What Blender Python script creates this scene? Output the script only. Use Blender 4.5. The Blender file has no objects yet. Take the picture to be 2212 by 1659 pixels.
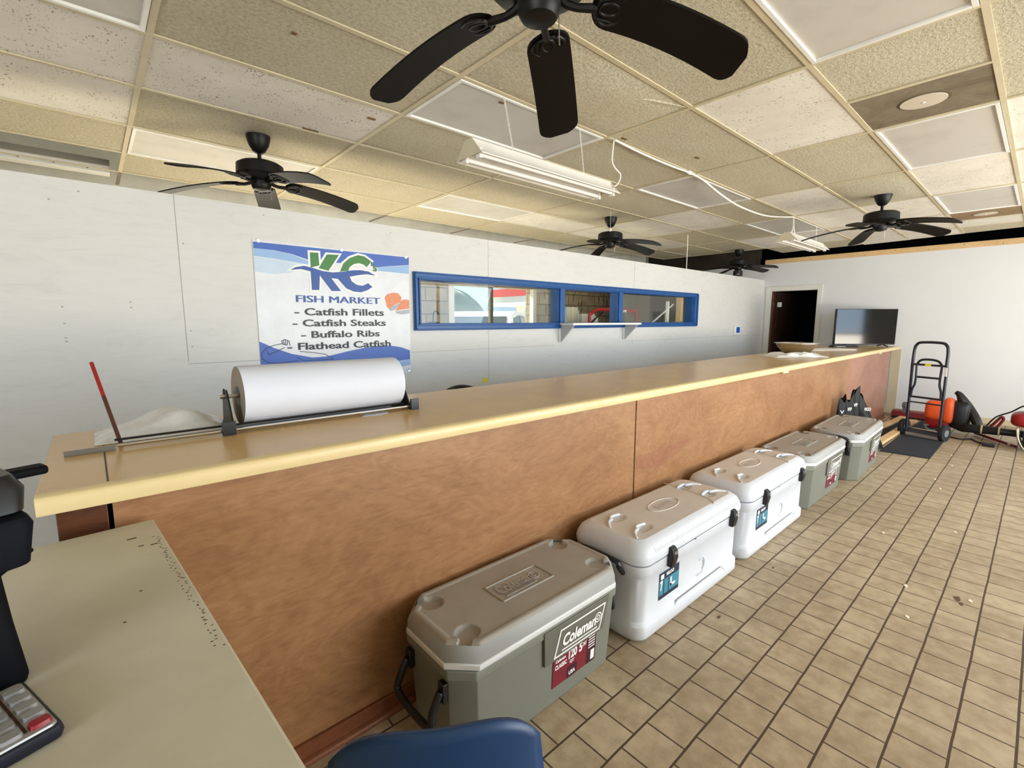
import bpy, bmesh, math, random
from mathutils import Vector, Matrix
random.seed(7)
SC = bpy.context.scene
COL = SC.collection
PI = math.pi
def lin(c):
    return tuple(((v/255)/12.92 if v/255 <= .04045 else ((v/255+.055)/1.055)**2.4) for v in c)

# ------------------------------------------------------------------ camera, sky, sun, exposure
cam = bpy.data.cameras.new('camera'); co = bpy.data.objects.new('camera', cam); COL.objects.link(co)
PITCH, YAW = math.atan(136.5/1018), math.radians(48.27)
co.location = (0, 0, 1.5)
fw = Vector((math.cos(YAW)*math.cos(PITCH), math.sin(YAW)*math.cos(PITCH), -math.sin(PITCH)))
co.rotation_euler = fw.to_track_quat('-Z', 'Y').to_euler()
cam.sensor_width = 36; cam.lens = 1018/2212*36; cam.clip_start = .02; cam.clip_end = 300
SC.camera = co
w = bpy.data.worlds.new('sky'); SC.world = w; w.use_nodes = True
bg = w.node_tree.nodes['Background']; bg.inputs[0].default_value = (.60, .79, 1, 1); bg.inputs[1].default_value = 1.5
sun = bpy.data.lights.new('sun', 'SUN'); sun.energy = 42; sun.angle = .01; sun.color = (1, .96, .88)
so = bpy.data.objects.new('sun', sun); COL.objects.link(so)
so.rotation_euler = Vector((.10, -1, -.80)).to_track_quat('-Z', 'Y').to_euler()
def window_light(name, loc, direction, sx, sy, energy, color):
    l = bpy.data.lights.new(name, 'AREA'); l.shape = 'RECTANGLE'; l.size = sx; l.size_y = sy; l.energy = energy; l.color = color
    o = bpy.data.objects.new(name, l); COL.objects.link(o); o.location = loc
    o.rotation_euler = Vector(direction).to_track_quat('-Z', 'Z').to_euler()
    return o
window_light('sky_light_right', (5.2, -3.3, 1.9), (0, 1, -.55), 6.8, 1.6, 260, (.62, .80, 1))
window_light('ground_light_right', (5.2, -3.3, .75), (0, 1, .8), 6.8, 1.0, 430, (1, .93, .79))
window_light('sky_light_front', (-3.3, -1.2, 1.9), (1, .1, -.4), 2.8, 1.6, 150, (.62, .80, 1))
window_light('ground_light_front', (-3.3, -1.2, .75), (1, .1, .75), 2.8, 1.0, 80, (1, .94, .84))
SC.view_settings.view_transform = 'Standard'; SC.view_settings.look = 'None'
SC.view_settings.exposure = -.2; SC.view_settings.gamma = 1; SC.view_settings.use_curve_mapping = False
SC.cycles.use_denoising = True; SC.cycles.max_bounces = 8; SC.cycles.diffuse_bounces = 6; SC.cycles.glossy_bounces = 4
SC.cycles.transparent_max_bounces = 12; SC.cycles.caustics_reflective = False; SC.cycles.caustics_refractive = False
SC.cycles.sample_clamp_indirect = 6

# ------------------------------------------------------------------ materials
class NT:
    def __init__(s, name):
        s.m = bpy.data.materials.new(name); s.m.use_nodes = True; s.t = s.m.node_tree; s.b = s.t.nodes['Principled BSDF']
    def n(s, typ, **kw):
        nd = s.t.nodes.new(typ)
        for k, v in kw.items():
            if k.startswith('i_'):
                key = k[2:]; key = int(key) if key.isdigit() else key
                if hasattr(v, 'is_linked'): s.t.links.new(v, nd.inputs[key])
                else: nd.inputs[key].default_value = v
            else: setattr(nd, k, v)
        return nd
    def math(s, op, a, b=0.0, c=None):
        kw = dict(i_0=a, i_1=b)
        if c is not None: kw['i_2'] = c
        return s.n('ShaderNodeMath', operation=op, **kw).outputs[0]
    def coord(s, scale=(1, 1, 1)):
        g = s.n('ShaderNodeNewGeometry')
        return s.n('ShaderNodeMapping', i_Vector=g.outputs['Position'], i_Scale=scale).outputs[0]
    def noise(s, scale, detail=4, co=None, rough=.6, dist=0):
        return s.n('ShaderNodeTexNoise', i_Vector=co if co is not None else s.coord(), i_Scale=scale, i_Detail=detail, i_Roughness=rough, i_Distortion=dist).outputs[0]
    def ramp(s, f, stops):
        r = s.n('ShaderNodeValToRGB', i_0=f); e = r.color_ramp.elements
        while len(e) < len(stops): e.new(.5)
        for q, (p, c) in zip(e, stops): q.position = p; q.color = tuple(c[:3])+(1,)
        return r.outputs[0]
    def mix(s, f, a, b, mode='MIX'):
        nd = s.n('ShaderNodeMix', data_type='RGBA', blend_type=mode)
        for i, v in ((0, f), (6, a), (7, b)):
            if hasattr(v, 'is_linked'): s.t.links.new(v, nd.inputs[i])
            else: nd.inputs[i].default_value = v if i == 0 else tuple(v[:3])+(1,)
        return nd.outputs[2]
    def out(s, col=None, rough=.5, metal=0, bump=None, bs=.3, bd=.01, spec=.5):
        if col is not None:
            if hasattr(col, 'is_linked'): s.t.links.new(col, s.b.inputs['Base Color'])
            else: s.b.inputs['Base Color'].default_value = tuple(col[:3])+(1,)
        if hasattr(rough, 'is_linked'): s.t.links.new(rough, s.b.inputs['Roughness'])
        else: s.b.inputs['Roughness'].default_value = rough
        s.b.inputs['Metallic'].default_value = metal; s.b.inputs['Specular IOR Level'].default_value = spec
        if bump is not None:
            bn = s.n('ShaderNodeBump', i_Height=bump, i_Strength=bs, i_Distance=bd)
            s.t.links.new(bn.outputs[0], s.b.inputs['Normal'])
        return s.m
MC = {}
def P(name, rgb, rough=.5, metal=0, var=.06, vs=6, bump=0, bscale=300, spec=.5):
    """plain painted / plastic / metal surface with slight tone variation"""
    if name in MC: return MC[name]
    t = NT(name); c = lin(rgb)
    n = t.noise(vs, 5)
    col = t.ramp(n, [(.3, [v*(1-var) for v in c]), (.7, [min(1, v*(1+var)) for v in c])])
    MC[name] = t.out(col, rough, metal, t.noise(bscale, 3) if bump else None, bump, .003, spec)
    return MC[name]
def glass(name, tint=(1, 1, 1), refl=.02, gain=.13):
    t = NT(name); nt = t.t
    tr = t.n('ShaderNodeBsdfTransparent', i_Color=tint+(1,)); gl = t.n('ShaderNodeBsdfGlossy', i_Roughness=.02)
    lw = t.n('ShaderNodeLayerWeight', i_Blend=.35)
    f = t.math('MULTIPLY_ADD', lw.outputs['Fresnel'], gain, refl)
    mx = t.n('ShaderNodeMixShader', i_0=f); nt.links.new(tr.outputs[0], mx.inputs[1]); nt.links.new(gl.outputs[0], mx.inputs[2])
    nt.links.new(mx.outputs[0], nt.nodes['Material Output'].inputs['Surface']); return t.m
def mat_floor():
    t = NT('quarry_tile'); g = t.n('ShaderNodeNewGeometry'); sp = t.n('ShaderNodeSeparateXYZ', i_0=g.outputs['Position'])
    v = t.math('DIVIDE', t.math('SUBTRACT', sp.outputs[1], .073), .1555)
    wob = t.math('MULTIPLY', t.math('SUBTRACT', t.noise(3.0, 2), .5), .05)
    v = t.math('ADD', v, wob); row = t.math('FLOOR', v); fv = t.math('SUBTRACT', v, row)
    u = t.math('DIVIDE', t.math('SUBTRACT', sp.outputs[0], 2.238), .16)
    u = t.math('ADD', u, t.math('MULTIPLY', t.math('FLOORED_MODULO', row, 2.0), .5))
    cu = t.math('FLOOR', u); fu = t.math('SUBTRACT', u, cu)
    ev = t.math('MINIMUM', fv, t.math('SUBTRACT', 1.0, fv)); eu = t.math('MINIMUM', fu, t.math('SUBTRACT', 1.0, fu))
    sv = t.n('ShaderNodeMapRange', interpolation_type='SMOOTHSTEP', i_0=ev, i_1=.018, i_2=.034).outputs[0]
    su = t.n('ShaderNodeMapRange', interpolation_type='SMOOTHSTEP', i_0=eu, i_1=.013, i_2=.029).outputs[0]
    tile = t.math('MINIMUM', sv, su)
    cv = t.n('ShaderNodeCombineXYZ', i_0=cu, i_1=row).outputs[0]
    wn = t.n('ShaderNodeTexWhiteNoise', noise_dimensions='2D', i_Vector=cv).outputs[0]
    base = t.ramp(wn, [(0, lin((166, 146, 117))), (.5, lin((180, 160, 131))), (1, lin((193, 174, 145)))])
    base = t.mix(.55, base, t.ramp(t.noise(14, 6), [(.35, lin((152, 132, 104))), (.65, lin((200, 182, 153)))]))
    base = t.mix(t.ramp(t.noise(1.6, 3), [(.42, (.35, .35, .35)), (.62, (0, 0, 0))]), base, lin((126, 104, 80)))
    base = t.mix(t.ramp(t.noise(60, 2), [(.70, (0, 0, 0)), (.76, (.5, .5, .5))]), base, lin((104, 84, 62)))
    col = t.mix(tile, lin((78, 60, 42)), base)
    return t.out(col, t.math('MULTIPLY_ADD', tile, -.35, .85), 0, t.math('ADD', tile, t.math('MULTIPLY', t.noise(90, 3), .15)), .35, .004)
def mat_ply(name, dark, mid, light, streak=.5, rough=.38):
    t = NT(name); n1 = t.noise(1.5, 9, t.coord((1, 1, 1.8)), .68, .7); n2 = t.noise(5, 5, t.coord((2.2, 2.2, 46)), .7, 1.4)
    n3 = t.noise(14, 6, t.coord((.8, 1, 2.6)), .75, 1.2)
    n4 = t.noise(1.5, 3, t.coord((1, 1, 2.2)), .55, .5); ring = t.math('SINE', t.math('MULTIPLY', n4, 95.0))
    f = t.math('ADD', t.math('MULTIPLY', n1, .5), t.math('ADD', t.math('MULTIPLY', n2, .22*streak*2), t.math('MULTIPLY', n3, .33)))
    f = t.math('ADD', t.math('MULTIPLY_ADD', ring, .024, -.02), f)
    col = t.ramp(f, [(.28, lin(dark)), (.5, lin(mid)), (.72, lin(light))])
    return t.out(col, rough, 0, n2, .08, .002, .4)
def mat_tan():
    t = NT('tan_stucco_tile'); n = t.noise(58, 5, None, .7); n2 = t.noise(2.2, 3)
    col = t.mix(.5, t.ramp(n, [(.34, lin((170, 158, 130))), (.52, lin((224, 215, 191))), (.68, lin((246, 239, 219)))]), t.ramp(n2, [(.3, lin((214, 203, 174))), (.7, lin((232, 223, 197)))]))
    return t.out(col, .9, 0, n, 1.0, .02, .1)
def mat_white_tile():
    t = NT('white_fissured_tile'); n = t.noise(110, 2, t.coord((1, .55, 1)), .5); n2 = t.noise(3, 3)
    hole = t.ramp(n, [(.615, (0, 0, 0)), (.66, (1, 1, 1))])
    hole = t.mix(1, hole, t.ramp(t.noise(7, 2), [(.42, (.1, .1, .1)), (.62, (1, 1, 1))]), 'MULTIPLY')
    base = t.ramp(n2, [(.3, lin((228, 222, 212))), (.7, lin((240, 236, 227)))])
    return t.out(t.mix(hole, base, lin((140, 130, 116))), .85, 0, t.math('SUBTRACT', 1.0, n), .15, .004, .1)
def mat_white_ply():
    t = NT('white_painted_plywood'); n = t.noise(2.5, 6, t.coord((1, 1, 3.5)), .6, 2.4); g = t.noise(8, 5, t.coord((1, 1, 16)), .6, 1.5)
    col = t.ramp(t.math('ADD', t.math('MULTIPLY', n, .6), t.math('MULTIPLY', g, .4)), [(.28, lin((208, 207, 202))), (.46, lin((219, 218, 214))), (.7, lin((223, 222, 218)))])
    return t.out(col, .55, 0, g, .15, .003, .35)
def mat_block():
    t = NT('painted_block_wall'); g = t.n('ShaderNodeNewGeometry'); sp = t.n('ShaderNodeSeparateXYZ', i_0=g.outputs['Position'])
    cv = t.n('ShaderNodeCombineXYZ', i_0=t.math('ADD', sp.outputs[0], sp.outputs[1]), i_1=sp.outputs[2]).outputs[0]
    b = t.n('ShaderNodeTexBrick', i_Vector=cv, i_Color1=lin((176, 164, 140))+(1,), i_Color2=lin((160, 148, 124))+(1,), i_Mortar=lin((110, 98, 80))+(1,), i_Scale=1.0)
    b.inputs['Brick Width'].default_value = .4; b.inputs['Row Height'].default_value = .2; b.inputs['Mortar Size'].default_value = .009
    col = t.mix(t.ramp(t.noise(5, 6), [(.45, (0, 0, 0)), (.75, (.6, .6, .6))]), b.outputs[0], lin((120, 106, 84)))
    return t.out(col, .9, 0, t.math('ADD', b.outputs[1], t.math('MULTIPLY', t.noise(30, 4), -.6)), .5, -.01, .1)
def mat_laminate(name, a, b_, rough):
    t = NT(name); n = t.noise(30, 7, t.coord((1, 1.6, 1.6)), .7, .6); n2 = t.noise(2.4, 3)
    col = t.mix(.8, t.ramp(n, [(.3, lin(a)), (.7, lin(b_))]), t.ramp(n2, [(.3, lin(a)), (.7, lin(b_))]))
    return t.out(col, t.math('MULTIPLY_ADD', t.noise(4, 3), .12, rough-.06), 0, None, spec=.5)
def mat_lens():
    t = NT('prismatic_lens'); n = t.noise(420, 1)
    d = t.ramp(t.noise(2.5, 4), [(.5, (0, 0, 0)), (.8, (.5, .5, .5))])
    return t.out(t.mix(d, lin((205, 200, 192)), lin((160, 152, 138))), .42, 0, n, .25, .002)
def mat_stain(name, c0, c1):
    t = NT(name); return t.out(t.ramp(t.noise(4, 7, None, .7, 1), [(.35, lin(c0)), (.7, lin(c1))]), .8)
def mat_desk():
    t = NT('cream_laminate'); n = t.noise(3.5, 5); s = t.noise(45, 3, t.coord((1, .5, 1)))
    col = t.ramp(n, [(.3, lin((192, 184, 162))), (.6, lin((208, 201, 179)))])
    col = t.mix(t.ramp(s, [(.73, (0, 0, 0)), (.80, (.35, .35, .35))]), col, lin((120, 108, 80)))
    return t.out(col, .42, 0, None)
FLOOR = mat_floor(); TAN = mat_tan(); WTILE = mat_white_tile(); WPLY = mat_white_ply(); BLOCK = mat_block()
PLY = mat_ply('stained_plywood', (112, 74, 46), (150, 107, 71), (178, 136, 97))
PLYR = mat_ply('reddish_plywood', (118, 74, 54), (154, 106, 84), (174, 128, 104), .5)
PLYD = mat_ply('dark_stained_wood', (48, 24, 12), (84, 46, 24), (110, 64, 36))
PINE = mat_ply('raw_pine', (190, 150, 100), (214, 178, 128), (230, 198, 150), .8, .7)
TOPM = mat_laminate('tan_laminate', (206, 166, 104), (216, 180, 120), .25)
LIPM = mat_laminate('yellow_maple_edge', (220, 196, 142), (230, 208, 160), .35)
LENS = mat_lens(); DESKM = mat_desk()
BLACK = P('black_fan_enamel', (12, 11, 10), .45, spec=.3); BLADE = P('dark_blade_wood', (15, 12, 10), .5, var=.2, vs=12, spec=.2)
BARM = P('cream_grid_enamel', (206, 194, 164), .6); WENAM = P('white_enamel', (236, 234, 228), .35)
WPANEL = P('white_wall_panel', (224, 225, 226), .5, var=.02, vs=2); WTRIM = P('white_trim_paint', (226, 224, 216), .45, var=.03)
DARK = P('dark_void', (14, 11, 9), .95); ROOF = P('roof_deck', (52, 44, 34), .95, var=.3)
BLUE = P('blue_trim_paint', (20, 82, 148), .4, var=.1, vs=14); CHAIRB = P('blue_chair_plastic', (12, 56, 102), .42, var=.05, bump=.05, bscale=500)
CBODY = P('olive_grey_plastic', (124, 126, 116), .55, var=.03); CLID = P('dusty_lid_plastic', (156, 150, 142), .6, var=.06, vs=9)
CRIM = P('pale_rim_plastic', (216, 217, 216), .5); CLOGO = P('charcoal_logo_plate', (100, 100, 90), .5)
WPLAS = P('white_cooler_plastic', (208, 211, 218), .45, var=.03, vs=9); WDUST = P('dusty_white_lid', (204, 197, 190), .55, var=.05, vs=7)
BPLAS = P('black_plastic', (16, 16, 18), .38); BRUB = P('black_rubber', (28, 28, 30), .8)
MAROON = P('maroon_print', (118, 24, 44), .4); PRINTW = P('white_print', (240, 240, 238), .5, var=.01); PRINTK = P('black_print', (24, 24, 26), .5)
NAVY = P('navy_print', (20, 36, 62), .4); TEAL = P('teal_print', (60, 130, 150), .4); PBLUE = P('banner_blue', (62, 100, 186), .45, var=.04)
PDBLUE = P('logo_blue', (34, 78, 156), .45); PGREEN = P('logo_green', (58, 124, 48), .45); PLBLUE = P('banner_light_blue', (150, 184, 226), .45); PPALE = P('banner_pale_blue', (196, 214, 230), .45)
PGREY = P('text_charcoal', (44, 44, 48), .5); PORANGE = P('salmon_print', (226, 142, 100), .5, var=.15, vs=40); PSH = P('grey_print', (176, 180, 190), .5)
PAPER = P('white_paper', (214, 217, 227), .6, var=.02); KRAFT = P('paper_roll_end', (150, 136, 116), .9, var=.08, vs=60); STEEL = P('brushed_steel', (214, 212, 206), .34, 1)
CHROME = P('bright_rod_steel', (205, 205, 208), .18, 1); GREYM = P('grey_board', (150, 148, 142), .7); RED = P('red_paint', (150, 26, 28), .4); ORANGE = P('orange_housing', (230, 90, 38), .42)
HTRUCK = P('dark_blue_black_steel', (18, 24, 38), .35); MATM = P('navy_floor_mat', (34, 38, 48), .95, var=.25, vs=90, bump=.5); YEL = P('yellow_sticker', (232, 222, 60), .5)
SILV = P('silver_plastic', (168, 164, 160), .35, .3); REDK = P('red_key_plastic', (150, 24, 40), .35); GREYK = P('grey_key_plastic', (146, 144, 142), .45)
POSB = P('navy_black_plastic', (6, 8, 14), .65, spec=.12); WIRE = P('white_cord', (240, 236, 226), .5); BROWN = P('brown_wood', (74, 34, 20), .6, var=.2)
GLASS = glass('window_glass', (.96, .98, .97)); DGLASS = P('tv_screen_glass', (6, 7, 9), .08, var=0); GROUND = P('parking_concrete', (176, 168, 152), .9, var=.1, vs=1.5)
CLEARP = glass('clear_plastic', (.8, .82, .82), .08, .5); SCREENB = P('thermostat_screen', (40, 96, 190), .3); STAIND = mat_stain('stained_diffuser', (104, 92, 72), (140, 128, 106)); STAINB = mat_stain('brown_diffuser', (130, 104, 74), (160, 134, 100))

# ------------------------------------------------------------------ mesh builder
def rr(x0, x1, y0, y1, r, n=5):
    out = []
    for cx, cy, a in ((x1-r, y1-r, 0), (x0+r, y1-r, 90), (x0+r, y0+r, 180), (x1-r, y0+r, 270)):
        for i in range(n+1):
            th = math.radians(a+90*i/n); out.append((cx+r*math.cos(th), cy+r*math.sin(th)))
    return out
def octo(x0, x1, y0, y1, c):
    return [(x1, y1-c), (x1-c, y1), (x0+c, y1), (x0, y1-c), (x0, y0+c), (x0+c, y0), (x1-c, y0), (x1, y0+c)]
class MB:
    def __init__(s): s.v = []; s.f = []; s.mi = []; s.k = 0; s.M = None
    def add(s, vs, fs):
        b = len(s.v)
        for p in vs:
            p = Vector(p); s.v.append(s.M @ p if s.M is not None else p)
        for f in fs: s.f.append([b+i for i in f]); s.mi.append(s.k)
        return s
    def box(s, x0, x1, y0, y1, z0, z1):
        v = [(x, y, z) for x in (x0, x1) for y in (y0, y1) for z in (z0, z1)]
        return s.add(v, [(0, 1, 3, 2), (4, 6, 7, 5), (0, 4, 5, 1), (2, 3, 7, 6), (0, 2, 6, 4), (1, 5, 7, 3)])
    def poly(s, pts): return s.add(pts, [tuple(range(len(pts)))])
    def loft(s, secs, cap=True):
        n = len(secs[0]); vs = [p for sec in secs for p in sec]; fs = []
        for i in range(len(secs)-1):
            for j in range(n):
                a = i*n+j; b = i*n+(j+1) % n; fs.append((a, b, b+n, a+n))
        if cap: fs.append(tuple(reversed(range(n)))); fs.append(tuple(range((len(secs)-1)*n, len(secs)*n)))
        return s.add(vs, fs)
    def stack(s, outl, cap=True):                      # [(2d outline, z)]
        return s.loft([[(x, y, z) for x, y in o] for o, z in outl], cap)
    def prism(s, poly, a, b, ax='z'):
        f = {'z': lambda p, t: (p[0], p[1], t), 'y': lambda p, t: (p[0], t, p[1]), 'x': lambda p, t: (t, p[0], p[1])}[ax]
        return s.loft([[f(p, a) for p in poly], [f(p, b) for p in poly]])
    def tube(s, path, r, n=8, closed=False):
        path = [Vector(p) for p in path]; N = len(path); secs = []; up = None
        for i, p in enumerate(path):
            if closed: d = path[(i+1) % N]-path[i-1]
            else: d = path[min(i+1, N-1)]-path[max(i-1, 0)]
            d.normalize()
            if up is None: up = Vector((0, 0, 1)) if abs(d.z) < .9 else Vector((1, 0, 0))
            sx = d.cross(up); 
            if sx.length < 1e-4: sx = d.orthogonal()
            sx.normalize(); up = sx.cross(d).normalized()
            rad = r[i] if isinstance(r, (list, tuple)) else r
            secs.append([p+sx*rad*math.cos(2*PI*j/n)+up*rad*math.sin(2*PI*j/n) for j in range(n)])
        if closed: secs.append(secs[0]); return s.loft(secs, False)
        return s.loft(secs)
    def lathe(s, prof, c=(0, 0, 0), n=24, ax='z'):     # [(r, h)]
        c = Vector(c); secs = []
        for r, h in prof:
            r = max(r, 1e-4); sec = []
            for j in range(n):
                a = 2*PI*j/n; q = (r*math.cos(a), r*math.sin(a))
                sec.append(c+Vector({'z': (q[0], q[1], h), 'x': (h, q[0], q[1]), 'y': (q[0], h, q[1])}[ax]))
            secs.append(sec)
        return s.loft(secs)
    def grid(s, fn, nu, nv):
        vs = [fn(i/nu, j/nv) for i in range(nu+1) for j in range(nv+1)]
        return s.add(vs, [(i*(nv+1)+j, (i+1)*(nv+1)+j, (i+1)*(nv+1)+j+1, i*(nv+1)+j+1) for i in range(nu) for j in range(nv)])
    def ribbon(s, pts, wd, fn, closed=False):          # flat mitred stroke, fn maps 2d to 3d
        pts = [Vector(p) for p in pts]; n = len(pts); L = []; R = []
        for i in range(n):
            a = pts[i-1] if (closed or i > 0) else pts[i]; b = pts[(i+1) % n] if (closed or i < n-1) else pts[i]
            d0 = (pts[i]-a).normalized() if (pts[i]-a).length > 1e-7 else (b-pts[i]).normalized(); d1 = (b-pts[i]).normalized() if (b-pts[i]).length > 1e-7 else d0
            n0 = Vector((-d0.y, d0.x)); n1 = Vector((-d1.y, d1.x)); m = n0+n1
            m = n0 if m.length < 1e-3 else m.normalized(); k = min(1.8, 1/max(.3, m.dot(n0)))
            L.append(fn(pts[i]+m*k*wd/2)); R.append(fn(pts[i]-m*k*wd/2))
        vs = L+R; s.add(vs, [(i, (i+1) % n, n+(i+1) % n, n+i) for i in range(n if closed else n-1)])
        return s
    def build(s, name, mats, parent=None, bevel=0, sharp=35, sub=0, solid=0, segs=2):
        if not isinstance(mats, (list, tuple)): mats = [mats]
        off = Vector((0, 0, 0)); q = parent
        while q is not None: off += q.location; q = q.parent
        me = bpy.data.meshes.new(name); me.from_pydata([tuple(p-off) for p in s.v], [], s.f)
        for m in mats: me.materials.append(m)
        me.polygons.foreach_set('material_index', s.mi)
        bm = bmesh.new(); bm.from_mesh(me); bmesh.ops.recalc_face_normals(bm, faces=bm.faces[:]); bm.to_mesh(me); bm.free()
        me.polygons.foreach_set('use_smooth', [True]*len(me.polygons)); me.set_sharp_from_angle(angle=math.radians(sharp))
        o = bpy.data.objects.new(name, me); COL.objects.link(o); o.parent = parent
        if solid: md = o.modifiers.new('s', 'SOLIDIFY'); md.thickness = solid; md.offset = 0
        if bevel:
            md = o.modifiers.new('b', 'BEVEL'); md.width = bevel; md.segments = segs; md.limit_method = 'ANGLE'; md.angle_limit = math.radians(40)
        if sub: md = o.modifiers.new('ss', 'SUBSURF'); md.levels = sub; md.render_levels = sub
        return o
def tag(o, label, cat, group=None):
    o['label'] = label; o['category'] = cat
    if group: o['group'] = group
    return o
def thing(name, label, cat, loc=(0, 0, 0), group=None):
    o = bpy.data.objects.new(name, None); COL.objects.link(o); o.location = loc; o.empty_display_size = .1
    return tag(o, label, cat, group)
def struct(o): o['kind'] = 'structure'; return o
def box(name, m, b, parent=None, bevel=0): return MB().box(*b).build(name, m, parent, bevel)
def text_mb(mb, body, origin, ux, uy, width, height, bold=.02, ext=.0008, shear=0):
    cu = bpy.data.curves.new('t', 'FONT'); cu.body = body; cu.offset = bold; cu.extrude = 0; cu.shear = shear; cu.resolution_u = 3
    o = bpy.data.objects.new('t', cu); COL.objects.link(o)
    dg = bpy.context.evaluated_depsgraph_get(); me = o.evaluated_get(dg).to_mesh()
    vs = [v.co.copy() for v in me.vertices]; fs = [tuple(p.vertices) for p in me.polygons]
    o.evaluated_get(dg).to_mesh_clear(); bpy.data.objects.remove(o); bpy.data.curves.remove(cu)
    x0 = min(v.x for v in vs); x1 = max(v.x for v in vs); y0 = min(v.y for v in vs); y1 = max(v.y for v in vs)
    ux = Vector(ux); uy = Vector(uy); nn = ux.cross(uy).normalized()*ext; O = Vector(origin)
    mb.add([O+ux*width*(v.x-x0)/(x1-x0)+uy*height*(v.y-y0)/(y1-y0)+nn for v in vs], fs); return mb

# ------------------------------------------------------------------ setting
ZC = 2.738; YW = 3.656; XF = 9.73; YB = 6.2; YR = -3.0; XB = -3.0
struct(box('floor', FLOOR, (XB-.3, XF+.2, YR-.3, YW+.05, -.12, 0)))
struct(box('floor', P('pale_bounce_floor', (200, 194, 178), .85, var=.1, vs=2), (XB-.3, XF+.2, YW+.05, YB+.2, -.12, 0)))  # unseen back room floor, made pale so its bounce light is less orange
FLO = SC.objects['floor']; sc = MB()
for x, y, l in ((3.35, .38, .02), (2.99, .32, .014), (3.42, .12, .016), (5.9, .55, .02), (5.6, .48, .02), (4.5, .28, .014), (7.1, .55, .02), (9.0, .25, .02), (6.6, .50, .02), (4.1, .62, .016)): sc.prism([(x-l, y-.006), (x+l*.2, y-.009), (x+l, y+.003), (x-l*.3, y+.008)], 0, .004)
sc.build('paint_chips', P('pale_chip', (236, 228, 206), .8), FLO)
sc = MB()
for x, y, l in ((2.27, .96, .016), (3.0, .96, .012), (3.40, .17, .03), (3.35, .15, .02)): sc.prism([(x+l*math.cos(a)*(1+.25*math.sin(3*a+x)), y+.5*l*math.sin(a)*(1+.25*math.sin(2*a+y))) for a in [2*PI*q/14 for q in range(14)]], 0, .0009)
sc.build('dark_stains', P('floor_stain', (92, 66, 44), .8), FLO)
struct(box('ground', GROUND, (-40, 60, -60, 70, -.4, -.13)))
wb = MB()
for b in ((XB, XF, YW, YW+.1, 0, 1.45), (XB, XF, YW, YW+.1, 1.885, 2.273), (XB, 2.15, YW, YW+.1, 1.45, 1.885), (7.1, XF, YW, YW+.1, 1.45, 1.885)): wb.box(*b)
wl = struct(wb.build('wall_left', WPLY))
sm = MB(); mk = P('seam_grey', (172, 170, 164), .8)
for x, z0, z1 in ((.462, 1.24, 2.273), (2.95, 1.925, 2.273), (2.95, .9, 1.415), (5.42, 1.19, 1.26), (5.42, 1.93, 2.273)): sm.box(x-.002, x+.002, YW-.0012, YW, z0, z1)
sm.box(.46, .88, YW-.0012, YW, 1.222, 1.226); sm.box(5.3, XF, YW-.0012, YW, 1.232, 1.235); sm.box(2.0, 3.9, YW-.0012, YW, 1.226, 1.229)
for i in range(34):
    x = -.9+i*.31+random.uniform(-.05, .05); z = 2.225+random.uniform(-.012, .012)
    if i % 3: x = random.choice((.44, .49, 2.93, 2.97, -.1, .2, 5.4)); z = random.uniform(1.3, 2.2)
    sm.box(x-.005, x+.005, YW-.0012, YW, z-.004, z+.004)
sm.build('seams', mk, wl)
wbk = MB()
for b in ((XF, XF+.12, 3.512, YW+.12, 0, 2.56), (XF, XF+.12, 2.735, 3.512, 2.058, 2.56), (XF, XF+.12, YR, 2.735, 0, 2.56), (XF, XF+.12, YW+.12, YB, 0, 2.56)): wbk.box(*b)
struct(wbk.build('wall_back', WPANEL))
tr = MB().box(XF-.012, XF+.1, YR, YW, 2.56, 2.642)
t1 = struct(tr.build('trim_1', PINE, bevel=.003))
nl = MB()
for i in range(16):
    y = 3.3-i*.4; nl.lathe([(.007, 0), (.006, -.003), (0, -.003)], (XF-.012, y, 2.60+.015*(-1)**i), 8, 'x')
nl.build('nail_head', P('nail_steel', (120, 100, 80), .5), t1)
struct(box('baseboard_back', P('tan_backer', (206, 190, 158), .6), (XF-.006, XF+.01, YR, 2.6, 0, .085)))
struct(box('trim_2', P('tan_backer', (206, 190, 158), .6), (XF-.008, XF+.01, 1.49, 1.62, .085, 1.04)))
struct(box('wall_right', WPANEL, (XB, XF+.12, YR-.12, YR, 0, .5)))
wr = MB()
wr.box(XB, XF, YR-.12, YR, 2.4, 3.2).box(8.62, XF+.12, YR-.12, YR, .5, 2.4).box(XB-.12, 1.5, YR-.12, YR, .5, 2.4)
struct(wr.build('wall_right', WPANEL))
w3 = MB()
for x in (1.5, 3.25, 5.0, 6.8, 8.6): w3.box(x-.03, x+.03, YR-.09, YR-.03, .5, 2.4)
w3 = struct(w3.build('window_3', P('dark_bronze_mullion', (70, 62, 52), .5)))
wf = MB().box(XB-.12, XB, YR, YB+.12, 0, .5).box(XB-.12, XB, YR, YB+.12, 2.4, 3.2).box(XB-.12, XB, .35, YB, .5, 2.4).box(XB-.12, XB, YR, -2.5, .5, 2.4)
struct(wf.build('wall_front', WPANEL))
w4 = MB()
for y in (-2.45, -1.1, .3): w4.box(XB-.09, XB-.03, y-.03, y+.03, .5, 2.4)
struct(w4.build('window_4', P('dark_bronze_mullion', (70, 62, 52), .5)))
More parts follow.
